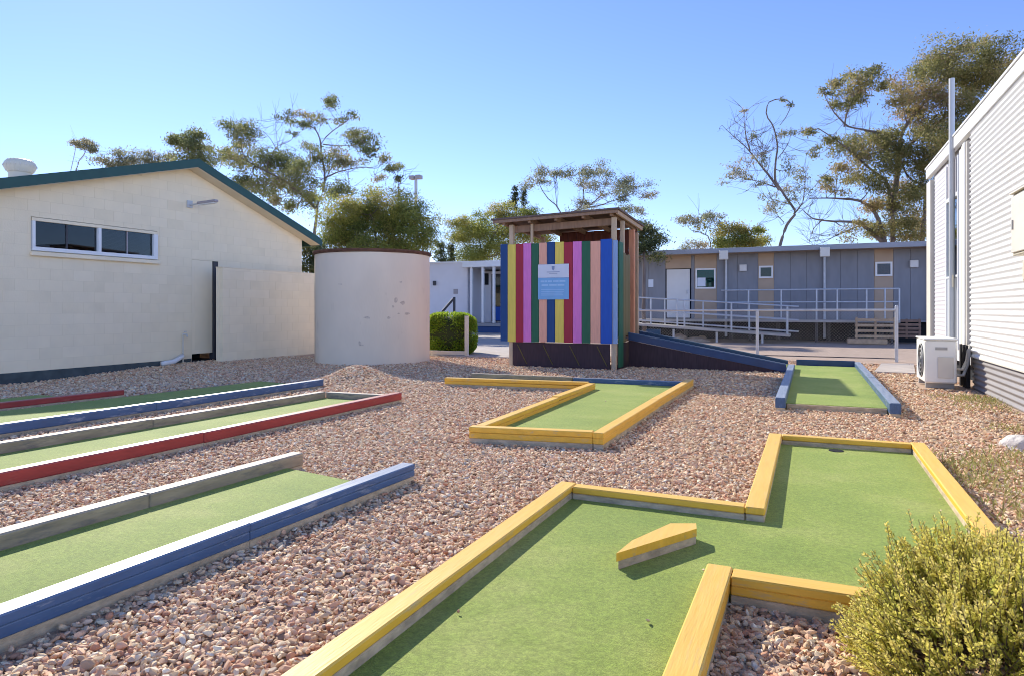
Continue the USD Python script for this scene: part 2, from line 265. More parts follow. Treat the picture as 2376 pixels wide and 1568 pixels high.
# ---------------------------------------------------------------- golf lanes
NOSTONE = []                                  # (x0, x1, y0, y1) kept free of gravel
TZ = 0.042                                    # height of the turf
def beam(t, p, q, paint, w=0.10, top=0.115, planks=True, label=None, base=True, lower=None):
    """lane border from p to q (x, y): painted planks on a grey base board"""
    p, q = np.array(p, float), np.array(q, float); ax = 'across' if abs(q[0] - p[0]) > abs(q[1] - p[1]) else 'along'
    mat = f'{paint}_{ax}'; j = rng.normal(0, 0.003, 4)
    P = lambda r, z: (r[0], r[1], z)
    if planks:
        mid = (top + 0.036) / 2
        a = part(t, 'top_plank', bar(P(p, (mid + 0.001 + top) / 2 + j[0]), P(q, (mid + 0.001 + top) / 2 + j[1]), w, top - mid - 0.002, 0.006), mat, label=label)
        part(t, 'lower_plank', bar(P(p, (mid - 0.001 + 0.036) / 2), P(q, (mid - 0.001 + 0.036) / 2), w - 0.006, mid - 0.037, 0.005), lower or mat)
    else:
        part(t, 'border_beam', bar(P(p, (top + 0.03) / 2 + j[0]), P(q, (top + 0.03) / 2 + j[1]), w, top - 0.03, 0.008), mat, label=label)
    if base:
        part(t, 'base_board', bar(P(p, 0.005), P(q, 0.005), w - 0.016, 0.06, 0.003), 'base_timber')
def turf(t, pts, z=TZ):
    part(t, 'turf', prism_z(Polygon(pts), z - 0.05, z), 'turf')
    x, y = np.array(pts)[:, 0], np.array(pts)[:, 1]
# front Z shaped lane
A_X, B_Y, C_X, D_Y, E_X, F_Y, G_X = -1.325, 3.78, -0.265, 5.99, 0.765, 2.79, -0.335
t = thing('golf_lane', 'stepped green golf lane with yellow timber borders in the right foreground, behind the bush', 'golf lane', (-0.3, 3.0, 0), group='mini golf lanes with timber borders')
turf(t, [(A_X, 0.6), (G_X, 0.6), (G_X, F_Y), (E_X, F_Y), (E_X, D_Y), (C_X, D_Y), (C_X, B_Y), (A_X, B_Y)])
w = 0.1; h2 = w / 2
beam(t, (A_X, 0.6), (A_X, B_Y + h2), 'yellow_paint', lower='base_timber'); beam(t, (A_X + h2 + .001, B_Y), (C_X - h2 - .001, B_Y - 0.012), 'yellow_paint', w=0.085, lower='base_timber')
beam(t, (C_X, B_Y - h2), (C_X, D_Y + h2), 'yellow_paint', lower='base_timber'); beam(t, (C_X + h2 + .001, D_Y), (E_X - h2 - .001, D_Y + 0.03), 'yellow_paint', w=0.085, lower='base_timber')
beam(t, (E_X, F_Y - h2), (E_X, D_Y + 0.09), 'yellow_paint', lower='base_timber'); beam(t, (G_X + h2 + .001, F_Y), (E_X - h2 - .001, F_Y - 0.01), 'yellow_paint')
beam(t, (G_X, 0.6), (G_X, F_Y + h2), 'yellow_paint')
cup = at(1940, 1045, FOC * (EYE - TZ) / (1045 - PCY))
part(t, 'cup', prism_z(Polygon([(cup[0] + 0.054 * math.cos(a), cup[1] + 0.054 * math.sin(a)) for a in np.linspace(0, 2 * np.pi, 24)[:-1]]), TZ + 0.0005, TZ + 0.004), 'dark_inside')
NOSTONE += [(A_X, G_X, 0, B_Y), (G_X - .1, E_X, F_Y, B_Y + .02), (C_X, E_X, B_Y - .1, D_Y)]
# angled block on it
ob = [(-0.752, 2.786), (-0.73, 2.97), (-0.618, 3.285), (-0.505, 3.335), (-0.49, 3.255)]
op = Polygon(ob); t = thing('obstacle_block', 'yellow wedge ended timber block lying on the front green lane', 'obstacle', (-0.62, 3.05, TZ))
part(t, 'yellow_top', prism_z(op, TZ + 0.038, TZ + 0.074), 'yellow_paint_along'); part(t, 'grey_base', prism_z(op.buffer(-0.003), TZ + 0.001, TZ + 0.037), 'base_timber')
# centre lane, L shaped
t = thing('golf_lane', 'L shaped green lane with yellow timber borders in front of the striped hut', 'golf lane', (-2.2, 7.5, 0), group='mini golf lanes with timber borders')
turf(t, [(-2.66, 5.28), (-1.6, 5.4), (-1.62, 9.75), (-4.95, 9.6), (-4.95, 8.9), (-2.76, 9.0)], 0.05)
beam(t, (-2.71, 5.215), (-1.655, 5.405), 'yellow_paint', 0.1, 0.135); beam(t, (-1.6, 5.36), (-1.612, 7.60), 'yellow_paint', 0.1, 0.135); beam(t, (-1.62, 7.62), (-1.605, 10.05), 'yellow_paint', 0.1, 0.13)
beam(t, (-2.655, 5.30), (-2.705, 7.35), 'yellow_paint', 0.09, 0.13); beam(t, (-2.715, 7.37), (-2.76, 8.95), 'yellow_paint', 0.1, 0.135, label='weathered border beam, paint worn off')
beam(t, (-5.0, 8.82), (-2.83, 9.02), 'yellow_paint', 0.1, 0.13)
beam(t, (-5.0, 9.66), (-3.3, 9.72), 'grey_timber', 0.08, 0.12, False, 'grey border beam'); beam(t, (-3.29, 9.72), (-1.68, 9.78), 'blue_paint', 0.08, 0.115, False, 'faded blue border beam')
NOSTONE += [(-2.7, -1.6, 5.35, 9.8), (-5.0, -2.7, 8.9, 9.7)]
# left lanes
t = thing('golf_lane', 'open ended green lane in the left foreground with one grey and one blue border', 'golf lane', (-2.9, 2.5, 0), group='mini golf lanes with timber borders')
turf(t, [(-3.42, 0.5), (-2.53, 0.5), (-2.53, 1.86), (-3.40, 1.80)], TZ + 0.006); turf(t, [(-3.40, 1.801), (-2.53, 1.861), (-2.52, 3.52), (-3.36, 3.66)])
beam(t, (-3.49, 0.5), (-3.43, 2.62), 'grey_timber', 0.1, 0.12, False); beam(t, (-3.43, 2.622), (-3.385, 3.82), 'grey_timber', 0.1, 0.12, False)
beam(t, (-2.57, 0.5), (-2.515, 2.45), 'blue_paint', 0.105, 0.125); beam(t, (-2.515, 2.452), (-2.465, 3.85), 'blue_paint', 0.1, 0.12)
NOSTONE += [(-3.45, -2.5, 0, 3.62)]
t = thing('golf_lane', 'long narrow green lane with a red near border and grey far border', 'golf lane', (-5.1, 4.5, 0), group='mini golf lanes with timber borders')
turf(t, [(-5.72, 1.2), (-4.7, 1.2), (-4.68, 6.78), (-5.6, 6.74)])
beam(t, (-5.79, 1.2), (-5.68, 4.4), 'grey_timber', 0.1, 0.125, False); beam(t, (-5.68, 4.402), (-5.6, 6.76), 'grey_timber', 0.1, 0.12, False)
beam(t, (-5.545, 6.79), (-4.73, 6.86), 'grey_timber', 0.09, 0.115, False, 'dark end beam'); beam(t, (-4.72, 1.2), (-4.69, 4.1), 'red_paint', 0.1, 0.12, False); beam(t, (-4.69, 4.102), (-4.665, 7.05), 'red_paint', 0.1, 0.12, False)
NOSTONE += [(-5.75, -4.7, 0, 6.8)]
t = thing('golf_lane', 'shaded green lane behind a long blue border beam on the left', 'golf lane', (-7.2, 5.5, 0), group='mini golf lanes with timber borders')
turf(t, [(-8.3, 2.0), (-6.68, 2.0), (-6.63, 7.75), (-7.75, 7.9)])
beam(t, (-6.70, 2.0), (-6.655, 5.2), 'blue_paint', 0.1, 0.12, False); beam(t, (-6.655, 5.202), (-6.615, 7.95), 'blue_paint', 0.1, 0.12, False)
NOSTONE += [(-8.2, -6.65, 0, 7.7)]
t = thing('golf_lane', 'farthest left lane near the cream wall with a dark red border', 'golf lane', (-8.6, 4.5, 0), group='mini golf lanes with timber borders')
turf(t, [(-9.4, 2.2), (-8.55, 2.2), (-8.4, 5.6), (-9.2, 5.5)], 0.035)
beam(t, (-8.6, 2.2), (-8.26, 6.0), 'red_paint', 0.09, 0.10, False)
NOSTONE += [(-9.3, -8.5, 0, 5.4)]
# right blue lane at the foot of the ramp
t = thing('golf_lane', 'raised green lane with blue borders beside the air conditioner, at the foot of the ramp', 'golf lane', (0.25, 11, 0), group='mini golf lanes with timber borders')
turf(t, [(-0.27, 8.42), (0.78, 8.42), (0.78, 14.2), (-0.27, 14.2)], 0.065)
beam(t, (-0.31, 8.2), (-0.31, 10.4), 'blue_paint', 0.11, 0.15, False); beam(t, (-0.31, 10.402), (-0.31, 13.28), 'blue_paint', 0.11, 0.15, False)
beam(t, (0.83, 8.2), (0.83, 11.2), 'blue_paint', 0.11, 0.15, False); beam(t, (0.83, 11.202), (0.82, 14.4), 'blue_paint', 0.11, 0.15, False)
part(t, 'front_edge', bx(-0.25, 0.77, 8.38, 8.415, -0.01, 0.06, 0.004), 'base_timber', label='dark timber strip closing the near end'); part(t, 'end_board', bx(-0.25, 0.77, 14.25, 14.30, 0.0, 0.17, 0.005), 'navy_paint')
NOSTONE += [(-0.32, 0.83, 8.4, 14.4)]

# ---------------------------------------------------------------- left building: painted block gable
GXW, APY, APZ = -12.5, 10.62, 4.22            # wall plane, ridge
SL, SR = 0.285, 0.338
yl, yr = 4.9, 14.24
def under(y): return APZ - np.where(y < APY, (APY - y) * SL, (y - APY) * SR)
wall_poly = Polygon([(yl, -0.2), (yr, -0.2), (yr, float(under(yr))), (APY, APZ), (yl, float(under(yl)))])
WIN = sbox(7.36, 2.17, 9.86, 2.77); DOOR = sbox(10.72, 0.0, 11.44, 2.24)
bld = thing('block_building', 'cream painted block building with a green edged gable roof on the left', 'building', (-16, 10.6, 0))
def block_wall(t, host, poly, holes, x_face, z0, depth=0.09, seen=lambda y, z: True, most=300, mats=('cream_block', 'cream_block_light', 'cream_block_dull')):
    solid = poly
    for hpoly in holes: solid = solid.difference(hpoly)
    y0, _, y1, z1 = poly.bounds; pieces = []; r = 0; z = z0
    while z < z1:
        y = y0 - (0.2 if r % 2 else 0.0)
        while y < y1:
            c = sbox(y + 0.001, z + 0.0018, y + 0.399, z + 0.1982).intersection(solid)
            for g in getattr(c, 'geoms', [c]):
                if g.geom_type == 'Polygon' and g.area > 0.002: pieces.append(g)
            y += 0.4
        z += 0.2; r += 1
    pieces.sort(key=lambda g: (not seen(g.centroid.x, g.centroid.y), g.centroid.x * 0.0 - g.area))
    seen_p = [g for g in pieces if seen(g.centroid.x, g.centroid.y)][:most]; rest = [g for g in pieces if not any(g is s for s in seen_p)]
    for g in seen_p: part(host, 'block', prism_x(g, x_face - depth, x_face + rng.normal(0, 0.0007)), mats[int(rng.choice(3, p=[.6, .2, .2]))])
    if rest: part(host, 'farther_blocks', cat([prism_x(g, x_face - depth, x_face) for g in rest]), mats[0], kind='stuff')
core = wall_poly.difference(WIN).difference(DOOR)
wl = part(bld, 'wall', cat([prism_x(core, GXW - 0.14, GXW - 0.0022), bx(-27, GXW - 0.15, yr - 0.2, yr, -0.2, 2.9), bx(-27, GXW - 0.15, yl, yl + 0.2, -0.2, 2.5)]), 'joint_mortar')
block_wall(bld, wl, Polygon([(yl, 0.066), (yr, 0.066), (yr, float(under(yr))), (APY, APZ), (yl, float(under(yl)))]), [WIN, DOOR], GXW, 0.066, seen=lambda y, z: y > 6.8)
part(bld, 'plinth', bx(GXW - 0.1, GXW + 0.012, yl, 10.70, -0.25, 0.064, 0.004), 'plinth_paint')
part(bld, 'plinth', bx(GXW - 0.1, GXW + 0.012, 11.46, yr, -0.2, 0.064, 0.004), 'plinth_paint')
# roof: two sheets with eaves, barge boards, soffit
XB = -12.2; OV = 0.75
def roof_z(y): return under(y) + 0.10
for s, (ya, yb) in enumerate(((4.2, APY), (APY, 14.6))):
    za, zb = float(roof_z(ya)), float(roof_z(yb)); pts = []
    part(bld, 'roof_sheet', hull([(x, y, z + dz) for x in (-28, XB - 0.005) for y, z in ((ya, za), (yb, zb)) for dz in (0.05, 0.085)]), 'roof_steel')
    part(bld, 'barge_board', hull([(x, y, z + dz) for x in (XB, XB + 0.03) for y, z in ((ya, za), (yb, zb)) for dz in (-0.085, 0.10)]), 'green_fascia')
    part(bld, 'soffit', hull([(x, y, z + dz) for x in (GXW + 0.003, XB - 0.003) for y, z in ((ya, za), (yb, zb)) for dz in (-0.098, -0.07)]), 'soffit_cream')
part(bld, 'gutter', bx(-27, XB + 0.02, 14.605, 14.69, float(roof_z(14.6)) - 0.11, float(roof_z(14.6)) + 0.06, 0.01), 'green_fascia')
# window
wf = part(bld, 'window', cat([bx(GXW - 0.05, GXW + 0.035, 7.37, 9.85, 2.175, 2.245, 0.004), bx(GXW - 0.05, GXW + 0.033, 7.37, 7.42, 2.245, 2.70), bx(GXW - 0.05, GXW + 0.033, 9.76, 9.85, 2.245, 2.70), bx(GXW - 0.05, GXW + 0.033, 8.565, 8.625, 2.245, 2.70)]), 'white_frame')
for ya, yb in ((7.42, 7.98), (8.01, 8.565), (8.625, 9.18), (9.20, 9.76)):
    part(wf, 'pane', bx(GXW - 0.03, GXW - 0.024, ya, yb, 2.245, 2.70), 'window_pane')
part(wf, 'head_frame', bx(GXW - 0.05, GXW + 0.02, 7.37, 9.85, 2.702, 2.76, 0.004), 'cream_block_light'); part(wf, 'mullion', bx(GXW - 0.045, GXW - 0.01, 7.98, 8.01, 2.245, 2.70), 'dark_frame'); part(wf, 'mullion', bx(GXW - 0.045, GXW - 0.005, 9.18, 9.20, 2.245, 2.70), 'panel_grey')
part(wf, 'room_recess', cat([bx(GXW - 1.2, GXW - 1.15, 7.3, 9.9, 1.9, 2.9), bx(GXW - 1.15, GXW - 0.15, 7.25, 7.3, 1.9, 2.9), bx(GXW - 1.15, GXW - 0.15, 9.9, 9.95, 1.9, 2.9), bx(GXW - 1.15, GXW - 0.15, 7.3, 9.9, 1.88, 1.93), bx(GXW - 1.15, GXW - 0.15, 7.3, 9.9, 2.87, 2.9)]), 'dark_inside')
for k in range(18): part(wf, 'blind_slat', bx(GXW - 0.09, GXW - 0.07, 8.63, 9.75, 2.25 + k * 0.025, 2.268 + k * 0.025), 'blind_grey')
part(wf, 'shelf', bx(GXW - 0.5, GXW - 0.2, 7.42, 7.80, 2.28, 2.31), 'white_frame')  # white slab added behind the left panes as their bright reflection
part(bld, 'window_sill', bx(GXW + 0.001, GXW + 0.06, 7.34, 9.9, 2.085, 2.155, 0.006), 'cream_block_light')
# door beside the screen wall
dr = part(bld, 'door', bx(GXW - 0.07, GXW - 0.003, 10.725, 11.28, 0.16, 2.236, 0.002), 'cream_block_light')
part(bld, 'door_jamb', bx(GXW - 0.12, GXW + 0.01, 11.30, 11.43, 0.0, 2.23, 0.004), 'dark_frame'); part(bld, 'doorway', bx(GXW - 0.6, GXW - 0.58, 10.72, 11.44, -0.1, 2.23), 'dark_inside')
part(bld, 'doorway_floor', bx(GXW - 0.6, GXW + 0.05, 10.72, 11.44, -0.1, 0.015), 'dark_inside')
part(dr, 'door_lining', bx(GXW - 0.003, GXW - 0.001, 10.80, 11.2, 0.25, 2.1), 'cream_block')
# bracket lamp
lp = thing('wall_lamp', 'thin bracket lamp sticking out near the top of the cream gable', 'lamp', (-12.5, 10.65, 3.45))
part(lp, 'wall_plate', bx(-12.497, -12.47, 10.58, 10.72, 3.37, 3.53, 0.004), 'post_grey'); part(lp, 'arm', tube([(-12.47, 10.65, 3.43), (-12.2, 10.65, 3.45)], 0.018), 'post_grey')
part(lp, 'lamp_body', bar((-12.22, 10.65, 3.455), (-11.68, 10.65, 3.475), 0.11, 0.055, 0.012), 'panel_grey'); part(lp, 'lamp_cover', bar((-12.2, 10.65, 3.418), (-11.72, 10.65, 3.436), 0.085, 0.022, 0.006), 'white_frame')
# roof vent
vx, vy = -15.0, 8.62; vz = float(roof_z(vy)) + 0.05
vt = thing('roof_vent', 'cream round roof ventilator on the gable roof at the left edge', 'roof vent', (vx, vy, vz))
part(vt, 'neck', spin([(0.0, -0.1), (0.20, -0.1), (0.205, 0.16), (0.21, 0.17), (0, 0.17)], (vx, vy, vz), 32), 'beige_box', 40); part(vt, 'rotor', spin([(0.0, 0.172), (0.22, 0.172), (0.27, 0.24), (0.29, 0.31), (0.27, 0.38), (0.2, 0.44), (0.0, 0.46)], (vx, vy, vz), 32), 'beige_box', 40)
for k in range(20):
    a0 = k * 2 * np.pi / 20; part(vt, 'vane', tube([(vx + r * math.cos(a0 + s), vy + r * math.sin(a0 + s), vz + zz_) for r, zz_, s in ((0.235, 0.19, 0), (0.295, 0.31, 0.12), (0.22, 0.43, 0.25))], 0.009, 4), 'trim_cream')
# tap and white pipes at the wall foot
tp = thing('garden_tap', 'small white pipe and tap at the foot of the cream wall left of the door', 'tap', (-12.4, 10.2, 0))
part(tp, 'pipe', tube([(-12.45, 10.45, -0.05), (-12.45, 10.45, 0.62)], 0.014), 'trim_cream'); part(tp, 'tap_head', cat([tube([(-12.45, 10.45, 0.60), (-12.34, 10.45, 0.60), (-12.32, 10.45, 0.55)], 0.017), tube([(-12.38, 10.42, 0.66), (-12.38, 10.48, 0.66)], 0.01)]), 'post_grey')
part(tp, 'drain_pipe', tube([(-12.3, 9.8, 0.02), (-12.3, 10.1, 0.05), (-12.33, 10.3, 0.13), (-12.42, 10.4, 0.14)], 0.05, 10), 'white_frame', True)
# screen wall
sx = -11.86
sc = thing('screen_wall', 'low cream block screen wall standing before the doorway, next to the tank', 'wall', (sx, 12.6, 0))
sp = Polygon([(10.98, 0.0), (14.6, 0.0), (14.6, 2.06), (10.98, 2.06)])
cw = part(sc, 'core', bx(sx - 0.19, sx - 0.0022, 10.984, 14.6, -0.12, 2.056), 'joint_mortar')
block_wall(sc, cw, sp, [], sx, 0.0, seen=lambda y, z: y < 13.7)
part(sc, 'end_block', bx(sx - 0.195, sx - 0.092, 10.976, 10.983, 0, 2.06), 'cream_block_light'); part(sc, 'capping', bx(sx - 0.20, sx + 0.004, 10.97, 14.6, 2.062, 2.08, 0.004), 'cream_block_light')

# ---------------------------------------------------------------- concrete tank
tc = np.array([-9.02, 12.6]); R = 1.27
tk = thing('water_tank', 'round off white concrete water tank with a rusty rim, between wall and hedge', 'water tank', (tc[0], tc[1], 0))
part(tk, 'shell', spin([(0, -0.2), (R, -0.2), (R - 0.002, 0.8), (R + 0.003, 1.6), (R, 2.33), (R - 0.1, 2.34), (0, 2.34)], (tc[0], tc[1], 0), 96), 'tank_paint', 40)
lid = []
for a in np.linspace(0, 2 * np.pi, 97)[:-1]:
    b = a + 2 * np.pi / 96; o = 0.035 + 0.02 * math.sin(5 * a) * math.cos(3 * a) + 0.006 * math.sin(48 * a)
    lid.append((R + o, a))
rim = [(tc[0] + r * math.cos(a), tc[1] + r * math.sin(a)) for r, a in lid]
part(tk, 'rusty_roof', prism_z(Polygon(rim), 2.365, 2.405), 'rust'); part(tk, 'rim_band', prism_z(Polygon(rim).buffer(-0.012), 2.335, 2.363), 'rust')
for px, py, pw, ph in ((852, 737, 18, 8), (918, 697, 10, 14), (934, 703, 12, 12), (912, 712, 6, 6), (944, 728, 14, 8), (835, 796, 8, 12), (838, 800, 14, 4), (902, 738, 8, 8), (925, 728, 8, 3), (930, 655, 10, 4), (790, 660, 10, 4)):
    an = np.linspace(0, 2 * np.pi, 9)[:-1]; rr = 0.6 + 0.5 * rng.random(8); pts = []
    for a, r0 in zip(an, rr):
        o = at(px + pw * 0.5 * r0 * math.cos(a), py + ph * 0.5 * r0 * math.sin(a), 1.0) - [0, 0, EYE]; dxy = o[:2]; cc = -tc
        A_ = dxy @ dxy; B_ = 2 * dxy @ cc; C_ = cc @ cc - (R + 0.0025) ** 2; s = (-B_ - math.sqrt(max(B_ * B_ - 4 * A_ * C_, 0))) / (2 * A_); pts.append(o * s + [0, 0, EYE])
    pts = np.array(pts); n = np.r_[pts.mean(0)[:2] - tc, 0]; n /= np.linalg.norm(n)
    part(tk, 'scuff_mark', hull(np.vstack([pts, pts - n * 0.012])), 'tank_scuff')

# ---------------------------------------------------------------- striped hut with ramp
HY, HX0, HX1, HB = 12.5, -5.60, -3.36, 14.3
ht = thing('striped_hut', 'small timber hut with upright rainbow coloured boards and a flat roof', 'hut', (-4.5, 13.4, 0))
cols = ['navy', 'yellow', 'red', 'pink', 'green', 'peach', 'navy', 'yellow', 'red', 'pink', 'green', 'peach', 'blue']
edges = [140, 207, 281, 347, 418, 485, 556, 624, 701, 775, 850, 921, 1003, 1096]
ex = [-5.795 + (e - 140) / (1096 - 140) * (2.345) for e in edges]
for k, c in enumerate(cols):
    top = 2.45 + 0.02 * rng.random() + (0.03 if c == 'blue' else 0)
    part(ht, 'front_board', bx(ex[k] + 0.003, ex[k + 1] - 0.003, HY - 0.028 - 0.003 * rng.random(), HY, 0.485 + 0.012 * rng.random(), top, 0.004), 'board_' + c, label=c.replace('_', ' ') + ' front board')
part(ht, 'side_board', bx(HX1 - 0.09, HX1 + 0.0, HY + 0.003, HY + 0.06, 0.49, 2.46, 0.004), 'board_sky_blue', label='pale blue corner board')
for ya, yb, c, z0, z1 in ((12.60, 12.90, 'green', 0.03, 2.44), (12.91, 13.08, 'olive', 0.5, 2.25), (13.09, 13.26, 'olive', 0.62, 2.22), (13.27, 13.44, 'olive', 0.62, 2.24)):
    part(ht, 'side_board', bx(HX1 - 0.005, HX1 + 0.022, ya, yb, z0, z1, 0.004), 'board_' + c, label=c + ' side board')
for z in (0.9, 1.55, 2.1): part(ht, 'side_rail', bx(HX1 - 0.06, HX1 - 0.008, 12.7, 13.5, z, z + 0.07), 'hut_post_pale')
for k in range(8): part(ht, 'left_side_board', bx(HX0 + 0.0, HX0 + 0.02, HY + 0.05 + k * 0.22, HY + 0.255 + k * 0.22, 0.5, 2.4, 0.004), 'board_' + ['yellow', 'red', 'pink', 'green', 'peach', 'navy', 'yellow', 'red'][k])
for x, y, m, z0, z1, wd in ((HX0 + 0.03, HY + 0.05, 'hut_post_pale', -0.1, 2.86, 0.09), (-3.43, HY + 0.05, 'hut_post_pale', -0.1, 2.9, 0.09), (-5.13, HY + 0.06, 'hut_post_pale', 2.3, 2.86, 0.05), (HX1 - 0.045, 13.86, 'hut_post_orange', 0.05, 2.8, 0.11),
                            (HX1 - 0.05, 14.25, 'hut_timber', -0.1, 2.78, 0.09), (HX0 + 0.05, 14.25, 'hut_timber', -0.1, 2.78, 0.09), (HX1 - 0.02, 12.98, 'hut_post_pale', 2.2, 2.88, 0.08)):
    part(ht, 'post', bx(x - wd / 2, x + wd / 2, y - wd / 2, y + wd / 2, z0, z1, 0.006), m)
part(ht, 'floor', bx(HX0 + 0.06, HX1 - 0.03, HY + 0.02, HB, 0.50, 0.56), 'hut_timber')
part(ht, 'base_panel', bx(-5.53, -3.50, HY + 0.0, HY + 0.02, 0.0, 0.483), 'hut_base')
for k in range(4):
    x = -5.42 + k * 0.555; part(ht, 'base_batten', bar((x, HY - 0.006, 0.44), (x + 0.2, HY - 0.006, 0.06), 0.012, 0.018, 0.002, up=(0, 1, 0)), 'batten_olive')
part(ht, 'base_side', bx(HX1 - 0.03, HX1 - 0.006, HY + 0.12, HB, 0.0, 0.49), 'hut_base')
for k in range(9): part(ht, 'back_board', bx(-5.15 + k * 0.195, -4.962 + k * 0.195, HB - 0.03, HB, 0.56, 2.86, 0.003), 'hut_back')
# roof slopes down a little to the rear and the left
rz = lambda x, y: 2.945 + 0.028 * (x + 5.93) - 0.045 * (y - 12.3)
XA, XB_, YA, YB_ = -5.93, -3.28, 12.32, 14.45
part(ht, 'roof_sheet', hull([(x, y, rz(x, y) + d) for x in (XA, XB_) for y in (YA, YB_) for d in (0.0, 0.035)]), 'hut_roof')
part(ht, 'fascia', hull([(x, y, rz(x, y) + d) for x in (XA + .03, XB_ - .03) for y in (YA + 0.02, YA + 0.06) for d in (-0.06, -0.003)]), 'hut_dark_timber'); part(ht, 'fascia', hull([(x, y, rz(x, y) + d) for x in (XB_ - .07, XB_ - .03) for y in (YA + 0.07, YB_ - .03) for d in (-0.08, -0.003)]), 'hut_timber')
for k in range(5):
    x = XA + 0.22 + k * 0.56; part(ht, 'rafter', hull([(xx, y, rz(xx, y) + d) for xx in (x, x + 0.05) for y in (YA + 0.07, YB_ - .05) for d in (-0.10, -0.003)]), 'hut_dark_timber')
part(ht, 'head_beam', hull([(x, y, rz(x, y) + d) for x in (HX0, HX1 - .1) for y in (HY + 0.10, HY + 0.14) for d in (-0.24, -0.103)]), 'hut_dark_timber')
# sign on the boards
sg = thing('sign', 'white and pale blue notice board fixed on the striped boards', 'sign', (-4.64, HY - 0.04, 1.68)); yS = HY - 0.034
part(sg, 'upper_panel', bx(-4.96, -4.31, yS - 0.012, yS, 1.765, 2.03, 0.003), 'sign_white'); part(sg, 'lower_panel', bx(-4.96, -4.31, yS - 0.0125, yS, 1.335, 1.763, 0.003), 'sign_blue')
part(sg, 'emblem', cat([prism_y(Polygon([(-4.665, 1.99), (-4.605, 1.99), (-4.61, 1.93), (-4.635, 1.905), (-4.66, 1.93)]), yS - 0.0165, yS - 0.0125), bx(-4.77, -4.50, yS - 0.0155, yS - 0.0125, 1.87, 1.882), bx(-4.72, -4.55, yS - 0.0155, yS - 0.0125, 1.842, 1.851)]), 'sign_ink')
for z, ws in ((1.675, ((-4.90, -4.82), (-4.81, -4.76), (-4.745, -4.66), (-4.64, -4.52), (-4.505, -4.38))), (1.60, ((-4.88, -4.74), (-4.72, -4.56), (-4.545, -4.40)))):
    for a, b in ws: part(sg, 'lettering', bx(a, b, yS - 0.0155, yS - 0.0128, z, z + 0.036), 'sign_pale')
for z in (1.52, 1.485, 1.45, 1.415): part(sg, 'lettering', bx(-4.89, -4.40 - 0.06 * rng.random(), yS - 0.0155, yS - 0.0128, z, z + 0.012), 'sign_pale')
# ramp
RY0, RY1, RX0, RX1 = 13.26, 14.28, -3.33, -0.40
rp = thing('ramp', 'dark blue edged timber ramp running down from the hut to the blue lane', 'ramp', (-1.9, 13.8, 0))
ra = lambda x: 0.61 + (x - RX0) / (RX1 - RX0) * (0.075 - 0.61)
part(rp, 'turf', hull([(x, y, ra(x) + d) for x in (RX0, RX1) for y in (RY0 + .04, RY1 - .04) for d in (-0.03, 0)]), 'turf')
for y in (RY0, RY1 - 0.045):
    part(rp, 'edge_board', hull([(x, yy, ra(x) + d) for x in (RX0, RX1) for yy in (y, y + 0.045) for d in (-0.075, 0.055)]), 'navy_paint')
    part(rp, 'top_strip', hull([(x, yy, ra(x) + d) for x in (RX0, RX1) for yy in (y - 0.006, y + 0.05) for d in (0.0565, 0.075)]), 'blue_paint_across')
part(rp, 'side_panel', hull([(x, yy, z) for yy in (RY0 + 0.012, RY0 + 0.03) for x, z in ((RX0, ra(RX0) - 0.08), (RX1 - .05, ra(RX1 - .05) - 0.077), (RX0, -0.05), (RX1 - .05, -0.05))]), 'hut_base')
part(rp, 'foot_board', bx(RX1, RX1 + 0.03, RY0, RY1, 0.0, 0.07), 'navy_paint'); part(rp, 'cap_rail', bx(-3.2, -2.9, RY1 + 0.002, RY1 + 0.03, 0.45, 0.72, 0.004), 'blue_paint_across')
NOSTONE += [(-5.6, -3.35, 12.45, 14.4), (RX0, RX1, RY0, RY1)]

# ---------------------------------------------------------------- right building: corrugated steel
WX = 2.154
rb = thing('steel_building', 'white corrugated steel building with a dark skirt along the right edge', 'building', (3.5, 10, 0))
def corrug(z0, z1, y0, y1, x, amp=0.012, pitch=0.076, thick=0.03):
    n = max(int((z1 - z0) / pitch * 12), 12); z = np.linspace(z0, z1, n + 1); xx = x - amp * np.sin(2 * np.pi * z / pitch)
    v = np.vstack([np.c_[xx, np.full(n + 1, y0), z], np.c_[xx, np.full(n + 1, y1), z], np.c_[np.full(n + 1, x + thick), np.full(n + 1, y0), z], np.c_[np.full(n + 1, x + thick), np.full(n + 1, y1), z]])
    i = np.arange(n); N = n + 1
    f = np.vstack([np.c_[i, i + 1, N + i + 1, N + i], np.c_[2 * N + i, i, i + 0, i + 0][:0].reshape(0, 4), np.c_[2 * N + i, 2 * N + i + 1, i + 1, i], np.c_[N + i, N + i + 1, 3 * N + i + 1, 3 * N + i], np.c_[3 * N + i, 3 * N + i + 1, 2 * N + i + 1, 2 * N + i]])
    f = np.vstack([f, [[0, N, 3 * N, 2 * N], [n, 2 * N + n, 3 * N + n, N + n]]])
    m = trimesh.Trimesh(v, np.vstack([f[:, [0, 1, 2]], f[:, [0, 2, 3]]]), process=False); m.fix_normals(); return m
zs = [0.47, 1.23, 1.99, 2.75, 3.51, 3.74]
for k in range(5):
    part(rb, 'siding_sheet', corrug(zs[k], zs[k + 1] - 0.001, 3.0, 11.78, WX - 0.001 * (k % 2)), 'white_steel', 35)
part(rb, 'skirt_sheet', corrug(-0.1, 0.455, 3.0, 11.72, WX + 0.025), 'skirt_steel', 35)
part(rb, 'skirt_cap', bx(WX - 0.012, WX + 0.05, 3.0, 11.75, 0.456, 0.469), 'trim_cream')
part(rb, 'fascia', bx(WX - 0.03, WX + 0.05, 3.0, 15.72, 3.745, 3.93, 0.004), 'white_steel')
part(rb, 'roof', bx(WX - 0.045, 8, 3.0, 15.76, 3.934, 3.97, 0.004), 'white_steel')
